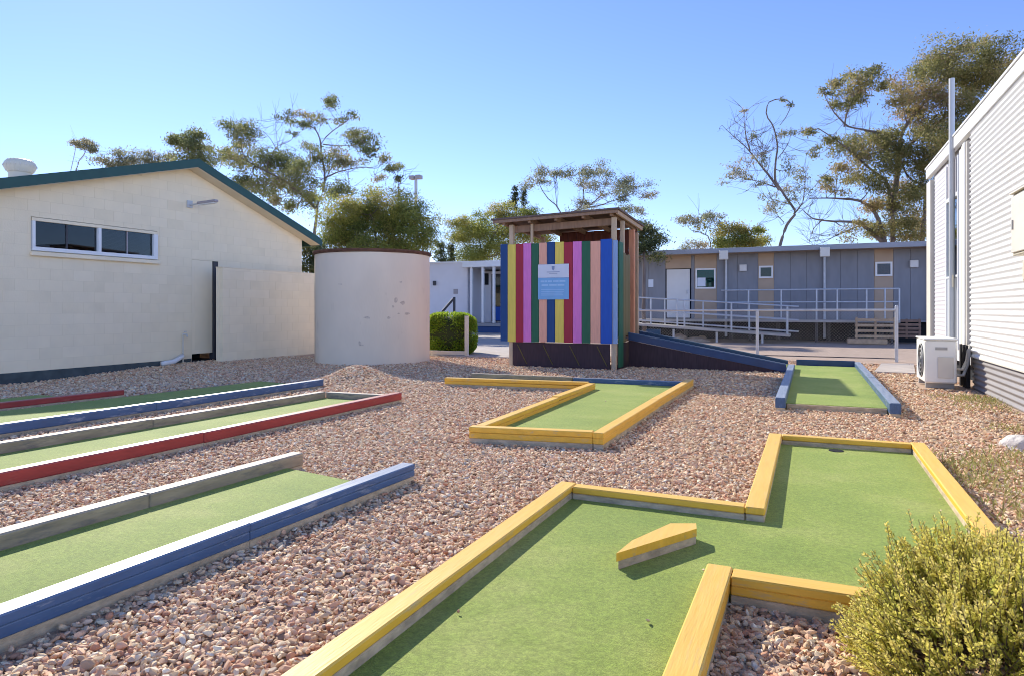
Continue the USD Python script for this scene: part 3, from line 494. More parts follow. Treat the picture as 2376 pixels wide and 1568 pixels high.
part(rb, 'inner_wall', bx(WX + 0.09, 8, 3.0, 15.6, 0.3, 3.93), 'lilac_steel')
part(rb, 'corner_gap', bx(WX + 0.03, WX + 0.088, 11.785, 11.90, 0.3, 3.66), 'panel_grey')
part(rb, 'corner_trim', bx(WX - 0.02, WX + 0.06, 11.92, 12.34, 0.5, 3.66, 0.006), 'trim_cream')
part(rb, 'cover_strip', bx(WX - 0.035, WX - 0.022, 12.0, 12.16, 0.5, 3.66, 0.003), 'white_frame')
part(rb, 'wall_panel', bx(WX + 0.01, WX + 0.05, 12.345, 12.66, 0.5, 3.66), 'lilac_steel')
do = part(rb, 'door', bx(WX + 0.005, WX + 0.045, 12.72, 13.64, 0.56, 1.66, 0.004), 'door_grey')
part(do, 'handle', tube([(WX - 0.04, 12.86, 1.5), (WX - 0.04, 12.86, 1.7)], 0.014), 'beige_box'); part(do, 'pane', bx(WX + 0.02, WX + 0.026, 12.74, 13.62, 1.70, 2.96), 'teal_pane'); part(do, 'glass_backing', bx(WX + 0.06, WX + 0.08, 12.74, 13.62, 1.68, 2.98), 'dark_inside')
part(do, 'door_frame', cat([bx(WX - 0.01, WX + 0.05, 12.665, 12.715, 0.5, 3.60, 0.003), bx(WX - 0.01, WX + 0.05, 13.645, 13.70, 0.5, 3.60, 0.003), bx(WX - 0.008, WX + 0.05, 12.716, 13.644, 2.965, 3.03, 0.003), bx(WX - 0.008, WX + 0.05, 12.716, 13.644, 1.662, 1.698, 0.003)]), 'white_frame')
part(rb, 'transom_panel', bx(WX + 0.01, WX + 0.05, 12.716, 13.644, 3.032, 3.60), 'panel_grey')
for k in range(4): part(rb, 'siding_sheet', corrug(0.5 + k * 0.79, 0.5 + (k + 1) * 0.79 - 0.002, 13.71, 15.0, WX + 0.02, 0.006), 'lilac_steel', 35)
part(rb, 'window_strip', bx(WX + 0.05, WX + 0.085, 15.01, 15.25, 0.5, 3.6), 'panel_grey'); part(rb, 'corner_post', bx(WX - 0.02, WX + 0.08, 15.26, 15.72, 0.3, 3.66, 0.006), 'trim_cream')
for y in (11.3, 12.2, 13.4, 14.6): part(rb, 'stump', tube([(WX + 0.3, y, -0.1), (WX + 0.3, y, 0.5)], 0.06, 10), 'dark_frame')
for y in (11.80, 11.98, 12.2): part(rb, 'service_pipe', tube([(WX - 0.03, y, -0.05), (WX - 0.03, y, 0.62)], 0.035, 8), 'black_rubber')
part(rb, 'under_floor', bx(WX + 0.28, WX + 0.3, 11.75, 15.7, -0.1, 0.5), 'dark_inside')
single('flue_pole', tube([(WX - 0.045, 12.92, 0.35), (WX - 0.045, 12.92, 4.90)], 0.042, 14), 'post_grey', 'tall thin grey pole standing against the white building, rising above its roof', 'pole', smooth=40)
mb = thing('meter_box', 'large beige meter box on the white corrugated wall at the right edge', 'meter box', (WX - 0.1, 8.5, 1.70))
part(mb, 'case', bx(WX - 0.15, WX - 0.014, 8.1, 8.86, 1.72, 2.38, 0.01), 'beige_box'); part(mb, 'lid', bx(WX - 0.17, WX - 0.152, 8.11, 8.83, 1.75, 2.35, 0.006), 'trim_cream'); part(mb, 'hood', bx(WX - 0.18, WX - 0.014, 8.09, 8.87, 2.382, 2.40, 0.003), 'trim_cream'); part(mb, 'latch', bx(WX - 0.182, WX - 0.171, 8.74, 8.78, 2.0, 2.1, 0.003), 'ac_grey')
jb = thing('junction_box', 'small yellowish box fixed below the meter box on the white wall', 'junction box', (WX - 0.07, 8.5, 1.43))
part(jb, 'case', bx(WX - 0.12, WX - 0.014, 8.32, 8.60, 1.43, 1.66, 0.008), 'beige_box'); part(jb, 'cover', bx(WX - 0.13, WX - 0.121, 8.34, 8.58, 1.45, 1.64, 0.004), 'beige_box'); part(jb, 'conduit', tube([(WX - 0.06, 8.5, 1.66), (WX - 0.06, 8.5, 1.72)], 0.02), 'post_grey')
# air conditioner
ac = thing('air_conditioner', 'white outdoor air conditioner unit standing on feet by the white building', 'air conditioner', (1.7, 11.7, 0))
AX0, AX1, AY0, AY1, AZ0, AZ1 = 1.53, 1.93, 11.42, 12.26, 0.08, 0.70
part(ac, 'casing', bx(AX0, AX1, AY0, AY1, AZ0, AZ1, 0.02), 'ac_white'); part(ac, 'top_cover', bx(AX0 - 0.012, AX1 + 0.012, AY0 - 0.012, AY1 + 0.012, AZ1 + 0.001, AZ1 + 0.025, 0.008), 'ac_white')
part(ac, 'side_panel', bx(AX0 + 0.16, AX1 - 0.05, AY0 - 0.014, AY0 - 0.001, 0.16, 0.46, 0.005), 'trim_cream', label='raised service cover on the near end'); part(ac, 'side_handle', bx(AX0 + 0.13, AX0 + 0.28, AY0 - 0.006, AY0 - 0.001, 0.56, 0.60), 'ac_grey')
gr = part(ac, 'fan_ring', trimesh.util.concatenate([tube([(AX0 - 0.012, 11.76 + r * math.cos(a), 0.39 + r * math.sin(a)) for a in np.linspace(0, 2 * np.pi, 25)], 0.006, 5) for r in (0.06, 0.12, 0.18, 0.24)]), 'ac_grey')
part(ac, 'fan_opening', tube([(AX0 - 0.004, 11.76, 0.39), (AX0 - 0.0005, 11.76, 0.39)], 0.25, 32), 'dark_inside')
for y in (AY0 + 0.08, AY1 - 0.1): part(ac, 'foot', bx(AX0 + 0.02, AX1 - 0.02, y, y + 0.07, 0.0, AZ0 - 0.001, 0.004), 'ac_grey')
for k, y in enumerate((11.46, 11.52)): part(ac, 'refrigerant_pipe', tube([(AX1, y, 0.2 + 0.08 * k), (AX1 + 0.08, y, 0.2 + 0.08 * k), (AX1 + 0.16, y + 0.15, 0.35 + .05 * k), (WX - 0.005, y + 0.3, 0.62)], 0.022, 7), 'trim_cream' if k else 'ac_grey', True)
NOSTONE += [(1.5, 2.1, 11.4, 12.3)]
single('concrete_pad', prism_z(Polygon([at(2035, 862, 12.3)[:2], at(2118, 868, 12.0)[:2], at(2115, 846, 14.0)[:2], at(2050, 845, 14.1)[:2]]).buffer(0.04), -0.05, 0.02), 'path_concrete', 'pale concrete slab in the gravel between blue lane and air conditioner', 'slab')
def rock(c, s, seed, sub=3):
    m = trimesh.creation.icosphere(sub); v = np.array(m.vertices); n = meshkit.fbm(v * 1.4 + seed * 7.3, 4, seed); v = v * (0.75 + 0.5 * n)[:, None] * s + c
    return trimesh.Trimesh(v, m.faces, process=False)
p = at(2352, 1022, 5.6); single('rock', rock([p[0] + 0.04, p[1], 0.02], np.array([0.13, 0.16, 0.09]), 3), 'rock_pale', 'pale grey stone in the gravel by the right edge', 'rock', smooth=50)

# ---------------------------------------------------------------- chain link fence
FY = 17.0
fc = thing('chain_link_fence', 'galvanised chain link fence with a top rail behind the ramp and blue lane', 'fence', (-1.5, FY, 0))
for x, zt in ((1.74, 1.2), (-1.15, 1.1), (-4.05, 1.1)): part(fc, 'post', tube([(x, FY, -0.1), (x, FY, zt), (x, FY, zt + 0.03)], [0.034, 0.034, 0.02], 12), 'galv', 40)
part(fc, 'top_rail', tube([(-4.05, FY, 1.11), (1.74, FY, 1.13)], 0.024, 10), 'galv', True); part(fc, 'bottom_wire', tube([(-4.05, FY, 0.06), (1.74, FY, 0.06)], 0.012, 6), 'dark_frame')
wires = []; zl, zh = 0.05, 1.10; hgt = zh - zl
for s in (1, -1):
    for x in np.arange(-4.05 - hgt, 1.74 + hgt, 0.07):
        a, b = (x, zl), (x + s * hgt, zh); x0, x1 = min(a[0], b[0]), max(a[0], b[0])
        lo, hi = max(x0, -4.05), min(x1, 1.74)
        if hi - lo < 0.03: continue
        f0, f1 = (lo - a[0]) / (b[0] - a[0]), (hi - a[0]) / (b[0] - a[0]); wires.append(tube([(lo, FY + 0.003 * s, zl + f0 * hgt), (hi, FY + 0.003 * s, zl + f1 * hgt)], 0.0007, 3))
part(fc, 'wire_mesh', cat(wires), 'panel_grey', kind='stuff')

# ---------------------------------------------------------------- rear building with ramp rails
BY = 26.94
rr = thing('rear_building', 'long low grey clad building with tan strips and ramp rails, behind the fence', 'building', (0, 28, 0))
segs = [(-6.6, -5.27, 'g'), (-5.27, -4.27, 'd'), (-4.27, -4.14, 'g'), (-4.14, -3.30, 't'), (-3.30, -1.80, 'g'), (-1.80, -1.24, 't'), (-1.24, 0.45, 'g'), (0.45, 2.07, 'g'), (2.07, 2.66, 't'), (2.66, 4.2, 'g'), (4.2, 6.2, 'g'), (6.2, 9.0, 'g')]
for a, b, k in segs:
    if k == 'g':
        n = max(1, round((b - a) / 0.6))
        for i in range(n): part(rr, 'wall_panel', bx(a + (b - a) * i / n + 0.004, a + (b - a) * (i + 1) / n - 0.004, BY, BY + 0.06, 0.76, 3.25, 0.003), 'clad_grey')
    elif k == 't': part(rr, 'tan_strip', bx(a + 0.003, b - 0.003, BY + 0.01, BY + 0.06, 0.76, 3.25), 'clad_tan')
    else:
        part(rr, 'tan_strip', bx(a + 0.003, b - 0.003, BY + 0.01, BY + 0.06, 2.74, 3.25), 'clad_tan'); d_ = part(rr, 'door', bx(a + 0.05, b - 0.05, BY + 0.0, BY + 0.05, 0.8, 2.71, 0.004), 'door_cream'); part(d_, 'handle', tube([(b - 0.14, BY - 0.03, 1.75), (b - 0.14, BY - 0.03, 1.9)], 0.02), 'post_grey')
part(rr, 'inner_wall', bx(-6.6, 9, BY + 0.07, 33, 0.7, 3.25), 'dark_inside')
for a, b, z0, z1, m in ((-4.10, -3.34, 1.93, 2.72, 'teal_pane'), (-1.77, -1.27, 2.3, 2.76, 'window_pane'), (2.10, 2.63, 2.3, 2.80, 'window_pane')):
    wn = part(rr, 'window', cat([bx(a, b, BY - 0.03, BY + 0.005, z1 - 0.06, z1), bx(a, b, BY - 0.03, BY + 0.005, z0, z0 + 0.06), bx(a, a + 0.06, BY - 0.028, BY + 0.005, z0 + .06, z1 - .06), bx(b - 0.06, b, BY - 0.028, BY + 0.005, z0 + .06, z1 - .06)]), 'white_frame')
    part(wn, 'pane', bx(a + 0.06, b - 0.06, BY - 0.012, BY - 0.006, z0 + 0.06, z1 - 0.06), m); part(wn, 'curtain', bx(a + 0.06, b - 0.06, BY - 0.004, BY + 0.006, z0 + 0.06, z1 - 0.06), 'sign_blue' if m == 'window_pane' and a > 0 else 'board_green' if m != 'teal_pane' else 'door_grey')
part(rr, 'notice', bx(-4.03, -3.72, BY - 0.02, BY - 0.0125, 2.02, 2.36), 'sign_white', label='pale notice in the teal window'); part(rr, 'notice', bx(-5.95, -5.75, BY - 0.012, BY - 0.001, 2.02, 2.33), 'sign_white', label='pale blue notice left of the door')
part(rr, 'roof', hull([(x, y, z) for x in (-6.9, 9.4) for y, z in ((26.2, 3.36), (26.2, 3.42), (33.5, 3.6), (33.5, 3.66))]), 'roof_steel'); part(rr, 'fascia', bx(-6.9, 9.4, 26.17, 26.2, 3.24, 3.415, 0.004), 'fascia_grey'); part(rr, 'soffit', bx(-6.9, 9.4, 26.2, BY, 3.245, 3.26), 'clad_tan')
for x in (-2.95, 0.47, 3.75, -6.4):
    part(rr, 'beam_end', bx(x - 0.16, x + 0.16, 26.02, 26.165, 2.98, 3.32, 0.02), 'trim_cream'); part(rr, 'downpipe', tube([(x + 0.0, BY - 0.07, 0.1), (x, BY - 0.07, 3.2)], 0.045, 8), 'galv')
for x in (-2.33, 3.28): part(rr, 'wall_unit', bx(x - 0.13, x + 0.13, BY - 0.12, BY - 0.001, 2.58, 2.83, 0.015), 'door_cream')
part(rr, 'skirt_void', bx(-6.6, 9, BY + 0.3, BY + 0.32, -0.1, 0.75), 'dark_inside')
for x in np.arange(-6.2, 9, 1.7): part(rr, 'stump', tube([(x, BY + 0.15, -0.1), (x, BY + 0.15, 0.72)], 0.07, 8), 'dark_frame')
part(rr, 'floor_edge', bx(-6.6, 9, BY + 0.0, BY + 0.3, 0.69, 0.755), 'fascia_grey')
def rail(t, pts, hts, posts, r=0.026, r2=0.03):
    """handrail: rails at heights hts over the line pts (x, y, floor z), posts at the x given"""
    P_ = np.array(pts, float); fl = lambda x: np.array([np.interp(x, P_[:, 0], P_[:, 1]), np.interp(x, P_[:, 0], P_[:, 2])])
    for h in hts: part(t, 'rail', tube(P_ + [0, 0, h], r, 8), 'galv', True)
    for x in posts: y, z = fl(x); part(t, 'rail_post', tube([(x, y, z - 0.05), (x, y, z + hts[0])], r2, 8), 'galv', True)
# landing and switchback ramp
lr = thing('access_ramp', 'grey access ramp and landing with galvanised handrails before the rear building', 'ramp', (-1, 25.5, 0))
part(lr, 'landing', bx(-6.4, 2.75, 25.75, BY - 0.12, 0.68, 0.765, 0.004), 'deck_grey'); part(lr, 'ramp_deck', hull([(x, y, z + d) for x, z in ((-6.4, 0.66), (-0.62, 0.30)) for y in (24.35, 25.5) for d in (-0.08, 0)]), 'deck_grey')
rail(lr, [(-3.0, 25.8, 0.77), (2.72, 25.8, 0.77)], (1.06, 0.62), (-2.05, -0.95, 0.20, 0.85, 1.75, 2.3, 2.72))
rail(lr, [(-6.4, 24.4, 0.66), (-0.7, 24.4, 0.30), (-0.35, 24.4, 0.28)], (0.95, 0.5, 0.12), (-6.2, -5.3, -4.35, -4.1, -2.5, -0.7))
rail(lr, [(-6.4, 25.45, 0.66), (-0.7, 25.45, 0.30)], (0.95, 0.5), (-6.0, -5.0, -3.6, -2.0, -0.75))
for x in (-6.1, -4.5, -3, -1.5): part(lr, 'ramp_leg', tube([(x, 24.5, -0.1), (x, 24.5, 0.5 - (x + 6.1) * 0.05)], 0.04, 8), 'galv')
for x in (-2.0, 0.2, 2.5): part(lr, 'landing_leg', tube([(x, 25.85, -0.1), (x, 25.85, 0.7)], 0.045, 8), 'dark_frame')
def pallet_upright(name, label, px, pw, py0, py1, d, mat, rows):
    a, b = at(px, py1, d), at(px + pw, py0, d); x0, x1, y, z0, z1 = a[0], a[0] + pw / FOC * d, a[1], max(a[2], -0.02), b[2]
    t_ = thing(name, label, 'pallet', ((x0 + x1) / 2, y, z0), group='timber pallets behind the fence')
    for k in range(rows): z = z0 + (z1 - z0) * (k + 0.5) / rows; part(t_, 'slat', bx(x0, x1, y - 0.02, y, z - 0.045, z + 0.045, 0.004), mat)
    for k in range(3): x = x0 + (x1 - x0) * (0.04 + 0.46 * k); part(t_, 'bearer', bx(x - 0.03, x + 0.03, y + 0.001, y + 0.1, z0, z1, 0.004), mat)
    for k in range(rows): z = z0 + (z1 - z0) * (k + 0.5) / rows; part(t_, 'slat', bx(x0, x1, y + 0.101, y + 0.12, z - 0.045, z + 0.045, 0.004), mat)
pallet_upright('pallet', 'pale timber pallet standing on edge under the rear building', 1984, 84, 736, 786, 22.6, 'pallet_wood', 4)
pallet_upright('pallet', 'dark brown timber pallet leaning behind the fence end post', 2072, 56, 740, 784, 22.9, 'pallet_dark', 5)
p = at(2012, 790, 22.3); single('timber_block', bx(p[0] - 0.6, p[0] + 0.58, p[1] - 0.15, p[1] + 0.15, 0.0, 0.17, 0.02), 'pallet_wood', 'pale timber block on the dirt before the pale pallet', 'timber')
for (px, py, d, s, lab) in ((1576, 780, 24.5, (0.26, 0.22, 0.2), 'round tan rock left of the flat rocks behind the fence'), (1618, 783, 24.2, (0.42, 0.3, 0.13), 'flat tan rock on the dirt behind the fence'), (1630, 776, 24.5, (0.16, 0.15, 0.16), 'small tan rock lying on the flat rock behind the fence')):
    p = at(px, py, d); z = 0.06 if s[2] > 0.15 and 'small' not in lab else (0.03 if 'flat' in lab else 0.2)
    single('rock', rock([p[0], p[1], z], np.array(s), int(px)), 'rock_tan', lab, 'rock', group='tan rocks behind the fence', smooth=50)

# ---------------------------------------------------------------- white building, hedge, rail between tank and hut
WY = 30.0
wb = thing('white_building', 'white rendered building with a flat veranda roof, seen between tank and hut', 'building', (-16, 31, 0))
part(wb, 'wall', bx(-24, -15.75, WY, 36, -0.1, 3.48), 'white_wall'); part(wb, 'roof_edge', bx(-24.1, -15.7, WY - 0.06, 36, 3.482, 3.55), 'white_frame')
part(wb, 'rear_wall', bx(-15.745, -9.5, WY + 1.6, 36, 0.45, 3.1), 'white_wall'); part(wb, 'veranda_roof', bx(-15.8, -9.3, WY - 0.5, 36, 3.2, 3.50, 0.01), 'white_frame'); part(wb, 'veranda_floor', bx(-15.745, -9.4, WY - 0.3, WY + 1.6, 0.3, 0.46), 'fascia_grey')
part(wb, 'veranda_skirt', bx(-15.745, -9.4, WY - 0.25, WY - 0.2, -0.1, 0.3), 'board_navy')
for x in (-15.35, -14.72, -14.12, -12.6): part(wb, 'veranda_post', bx(x - 0.06, x + 0.06, WY - 0.4, WY - 0.28, 0.46, 3.2, 0.008), 'white_frame')
dd = part(wb, 'door', bx(-15.15, -14.35, WY + 1.52, WY + 1.59, 0.5, 2.95), 'dark_frame'); part(dd, 'pane', bx(-15.05, -14.45, WY + 1.49, WY + 1.5, 1.3, 2.8), 'window_pane'); part(dd, 'lower_panel', bx(-15.1, -14.4, WY + 1.49, WY + 1.515, 0.55, 1.25), 'board_blue')
wn = part(wb, 'window', bx(-15.70, -15.35, WY + 1.55, WY + 1.59, 2.4, 3.0), 'dark_inside'); wn = part(wb, 'window', bx(-13.95, -12.2, WY + 1.55, WY + 1.59, 0.9, 2.9), 'dark_inside'); part(wb, 'lower_window', bx(-13.9, -12.3, WY + 1.50, WY + 1.54, 0.6, 1.4), 'teal_pane')
part(wb, 'wall_lamp', bx(-17.72, -17.56, WY - 0.1, WY - 0.001, 2.35, 2.58, 0.02), 'dark_frame'); part(wb, 'wall_plate', bx(-16.55, -16.3, WY - 0.02, WY - 0.001, 1.9, 2.15), 'panel_grey')
hr = thing('handrail', 'dark bent handrail against the white wall above the hedge', 'handrail', (-16.1, 28.5, 0))
part(hr, 'rail', tube([at(1026, 724, 31), at(1052, 694, 31)], 0.06, 8), 'dark_frame'); a_ = at(1054, 690, 31); part(hr, 'post', tube([a_, (a_[0], a_[1], 0)], 0.06, 8), 'dark_frame'); b_ = at(1024, 726, 31); part(hr, 'post', tube([b_, (b_[0], b_[1], 0)], 0.06, 8), 'dark_frame')
single('path', prism_z(Polygon([(-9.2, 15.9), (-6.9, 14.9), (-6.2, 16.5), (-9.4, 23), (-12, 29), (-16, 29)]), -0.05, 0.008), 'path_concrete', 'pale concrete path leading between the hedge and the hut', 'path', kind='structure')
single('path', bx(-8.6, -6.4, 14.35, 14.75, -0.06, 0.03, 0.01), 'path_concrete', 'pale kerb strip between gravel and path left of the hut', 'kerb', kind='structure')

def leaves(cent, size, n_dir=None, rng_=rng, ratio=0.35, droop=0.0):
    """diamond leaves at cent; size per leaf"""
    n = len(cent); d = rng_.normal(size=(n, 3)) if n_dir is None else n_dir + rng_.normal(scale=0.45, size=(n, 3)); d[:, 2] -= droop; d /= np.linalg.norm(d, axis=1, keepdims=True)
    s = np.cross(d, rng_.normal(size=(n, 3))); s /= np.linalg.norm(s, axis=1, keepdims=True) + 1e-9; L_ = np.broadcast_to(size, (n,))[:, None]
    v = np.stack([cent - d * L_ / 2, cent + s * L_ * ratio / 2, cent + d * L_ / 2, cent - s * L_ * ratio / 2], 1).reshape(-1, 3); k = np.arange(n)[:, None] * 4
    return v, np.vstack([k + [0, 1, 2], k + [0, 2, 3]])
# hedge
hg = thing('hedge', 'rounded bright green clipped hedge beside the tank', 'hedge', tuple(np.r_[at(1048, 790, 17.6)[:2], 0]))
hc = np.r_[at(1045, 790, 17.6)[:2], 0.5]; hs = np.array([0.70, 0.6, 0.56])
n = 16000; u = rng.normal(size=(n, 3)); u = np.sign(u) * np.abs(u) ** 0.55; u /= (np.abs(u) ** 3.2).sum(1, keepdims=True) ** (1 / 3.2); u *= (0.86 + 0.14 * rng.random((n, 1)) ** 0.7) + 0.05 * meshkit.noise(u * 3 + 5, 2)[:, None]
rot = np.array([[ca, -sa], [sa, ca]]); vv = u * hs; vv[:, :2] = vv[:, :2] @ rot.T
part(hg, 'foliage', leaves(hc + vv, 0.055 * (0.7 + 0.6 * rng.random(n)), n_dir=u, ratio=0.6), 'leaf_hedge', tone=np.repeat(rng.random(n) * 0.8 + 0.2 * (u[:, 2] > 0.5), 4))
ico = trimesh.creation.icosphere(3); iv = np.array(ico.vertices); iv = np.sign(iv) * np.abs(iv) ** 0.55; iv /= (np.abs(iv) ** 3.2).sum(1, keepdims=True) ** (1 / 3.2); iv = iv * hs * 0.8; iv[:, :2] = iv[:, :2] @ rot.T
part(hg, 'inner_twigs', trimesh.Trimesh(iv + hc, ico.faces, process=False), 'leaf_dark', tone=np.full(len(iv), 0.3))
pr = thing('post_rail', 'low white post and rail in front of the hedge', 'rail', tuple(np.r_[at(1083, 828, 16.3)[:2], 0])); a_, b_ = at(1083, 828, 16.3), at(985, 822, 16.5)
part(pr, 'post', bx(a_[0] - 0.04, a_[0] + 0.04, a_[1] - 0.04, a_[1] + 0.04, -0.05, 0.98, 0.006), 'trim_cream'); part(pr, 'rail', bar((b_[0], b_[1], 0.1), (a_[0] - 0.04, a_[1], 0.09), 0.04, 0.09), 'trim_cream')

# ---------------------------------------------------------------- trees
def limb(pts, r0, r1, seed, n=14):
    p = np.array(pts, float)
    if len(p) > 2:
        t = np.r_[0, np.cumsum(np.linalg.norm(np.diff(p, axis=0), axis=1))]; t /= t[-1]; from scipy.interpolate import PchipInterpolator as PI_
        u = np.linspace(0, 1, max(n, 3 * len(p))); p = PI_(t, p)(u)
    else: u = np.linspace(0, 1, n); p = p[0] + (p[1] - p[0]) * u[:, None]
    ln = np.linalg.norm(p[-1] - p[0]); w = meshkit.fbm(np.c_[u * 6, u * 0 + seed, u * 0], 2, seed % 50) - 0.0; w2 = meshkit.fbm(np.c_[u * 6, u * 0 + seed + 9, u * 0], 2, seed % 50)
    e = np.sin(np.pi * u) * 0.03 * ln; p = p + np.c_[e * (w - w.mean()), e * (w2 - w2.mean()), e * 0.5 * (w - w2 - (w - w2).mean())]
    return p, 0.8 * (r0 + (r1 - r0) * u ** 0.7)
def tree(name, label, d, X, skel, clumps, leaf, bark='bark_dark', size=0.17, dens=1.0, depth=1.0, group=None, seed=1, bare=6):
    """X maps the picture units used in skel and clumps to pixels; skel: polylines with end radii; clumps: (x, y, rx, ry)"""
    r = np.random.default_rng(seed); k = d / FOC
    pix = lambda x, y, dd=0.0: at(*X(x, y), d + dd)
    base = pix(*skel[0][0][0]); t_ = thing(name, label, 'tree', (base[0], base[1], 0), group=group or 'trees beyond the buildings')
    nodes, mains, radii = [], [], []
    for i, (pl, r0, r1) in enumerate(skel):
        dz = 0 if i == 0 else r.normal(0, 0.5 * depth); pts = [pix(x, y, dz * (0 if (i == 0) else min(1, j / max(len(pl) - 1, 1)))) for j, (x, y) in enumerate(pl)]
        if i == 0: pts = [np.array([pts[0][0] + 0.05, pts[0][1], -0.2])] + pts
        p, rad = limb(pts, r0, r1, seed * 13 + i); mains.append(tube(p, rad, 8)); nodes.append(p); radii.append(rad)
    part(t_, 'trunk', mains[0], bark, True)
    for m in mains[1:]: part(t_, 'limb', m, bark, True)
    N_, Rn = np.vstack(nodes), np.concatenate(radii); C, S, tw, T_ = [], [], [], []
    unit = abs(X(1, 0)[0] - X(0, 0)[0]) * k
    for (x, y, rx, ry) in clumps:
        ct = 0.15 + 0.65 * r.random(); c = pix(x, y, r.normal(0, 0.8 * depth)); rx_, ry_ = rx * unit * 1.25, ry * unit * 1.2; j = np.argmin(np.linalg.norm(N_ - c, axis=1) + 0.5 * np.maximum(0, N_[:, 2] - c[2])); o = N_[j]
        if np.linalg.norm(o - c) > 0.15:
            mid = (o + c) / 2 + [0, 0, -0.12 * np.linalg.norm(o - c)]; p, rad = limb([o, mid, c], min(Rn[j] * 0.6, 0.05) + 0.008, 0.008, int(r.integers(1000)), 8); tw.append(tube(p, rad, 5))
        m = max(3, int(6 * rx_ * ry_ / 0.3)); m = min(m, 14)
        for q_ in range(m):
            sub = c + np.array([r.normal(0, rx_ * 0.5), r.normal(0, max(rx_, ry_) * 0.5), r.normal(0, ry_ * 0.5)]); tw.append(tube([c + (o - c) * 0.1 * r.random(), (c + sub) / 2 + r.normal(0, 0.04, 3), sub], [0.012, 0.009, 0.005], 4))
            nl = int(dens * (55 * rx_ * ry_ / 0.3 / m * 21.0 + 50)); sg_ = 0.33 * math.sqrt(rx_ * ry_) + 0.06
            C.append(sub + r.normal(0, 1, (nl, 3)) * [sg_, sg_, sg_ * 0.6]); T_.append(ct + r.normal(0, 0.1) + r.normal(0, 0.16, nl)); S.append(np.full(nl, size * 0.78) * (0.6 + 0.8 * r.random(nl)))
    C, S = np.vstack(C), np.concatenate(S)
    part(t_, 'crown', leaves(C, S, rng_=r, ratio=0.36, droop=0.5), leaf, tone=np.repeat(np.concatenate(T_), 4))
    M_ = np.vstack(nodes[1:] if len(nodes) > 1 else nodes)
    for q_ in range(bare):
        o = M_[r.integers(len(M_))]
        if o[2] < 1.5: continue
        dv = np.array([r.normal(0, 1), r.normal(0, 0.7), r.normal(0.35, 0.7)]); dv /= np.linalg.norm(dv); ln = 0.4 + 1.1 * r.random(); p, rad = limb([o, o + dv * ln * 0.5 + r.normal(0, 0.06, 3), o + dv * ln + r.normal(0, 0.12, 3) + [0, 0, 0.1]], 0.016, 0.005, int(r.integers(1000)), 6); tw.append(tube(p, rad, 4))
        for z_ in range(2):
            e = p[-1] + np.array([r.normal(0, 0.25), r.normal(0, 0.2), r.normal(0.1, 0.22)]); tw.append(tube([p[3 + z_], (p[3 + z_] + e) / 2 + r.normal(0, 0.03, 3), e], [0.008, 0.006, 0.004], 4))
    if tw: part(t_, 'twigs', cat(tw), bark, kind='stuff')
Z7 = lambda x, y: (1584 + x * 0.3264, 82.5 + y * 0.3264)
Z8 = lambda x, y: (82.5 + x * 0.4167, 214.5 + y * 0.4167)
Z2 = lambda x, y: (693 + x * 0.4473, 206.25 + y * 0.4473)
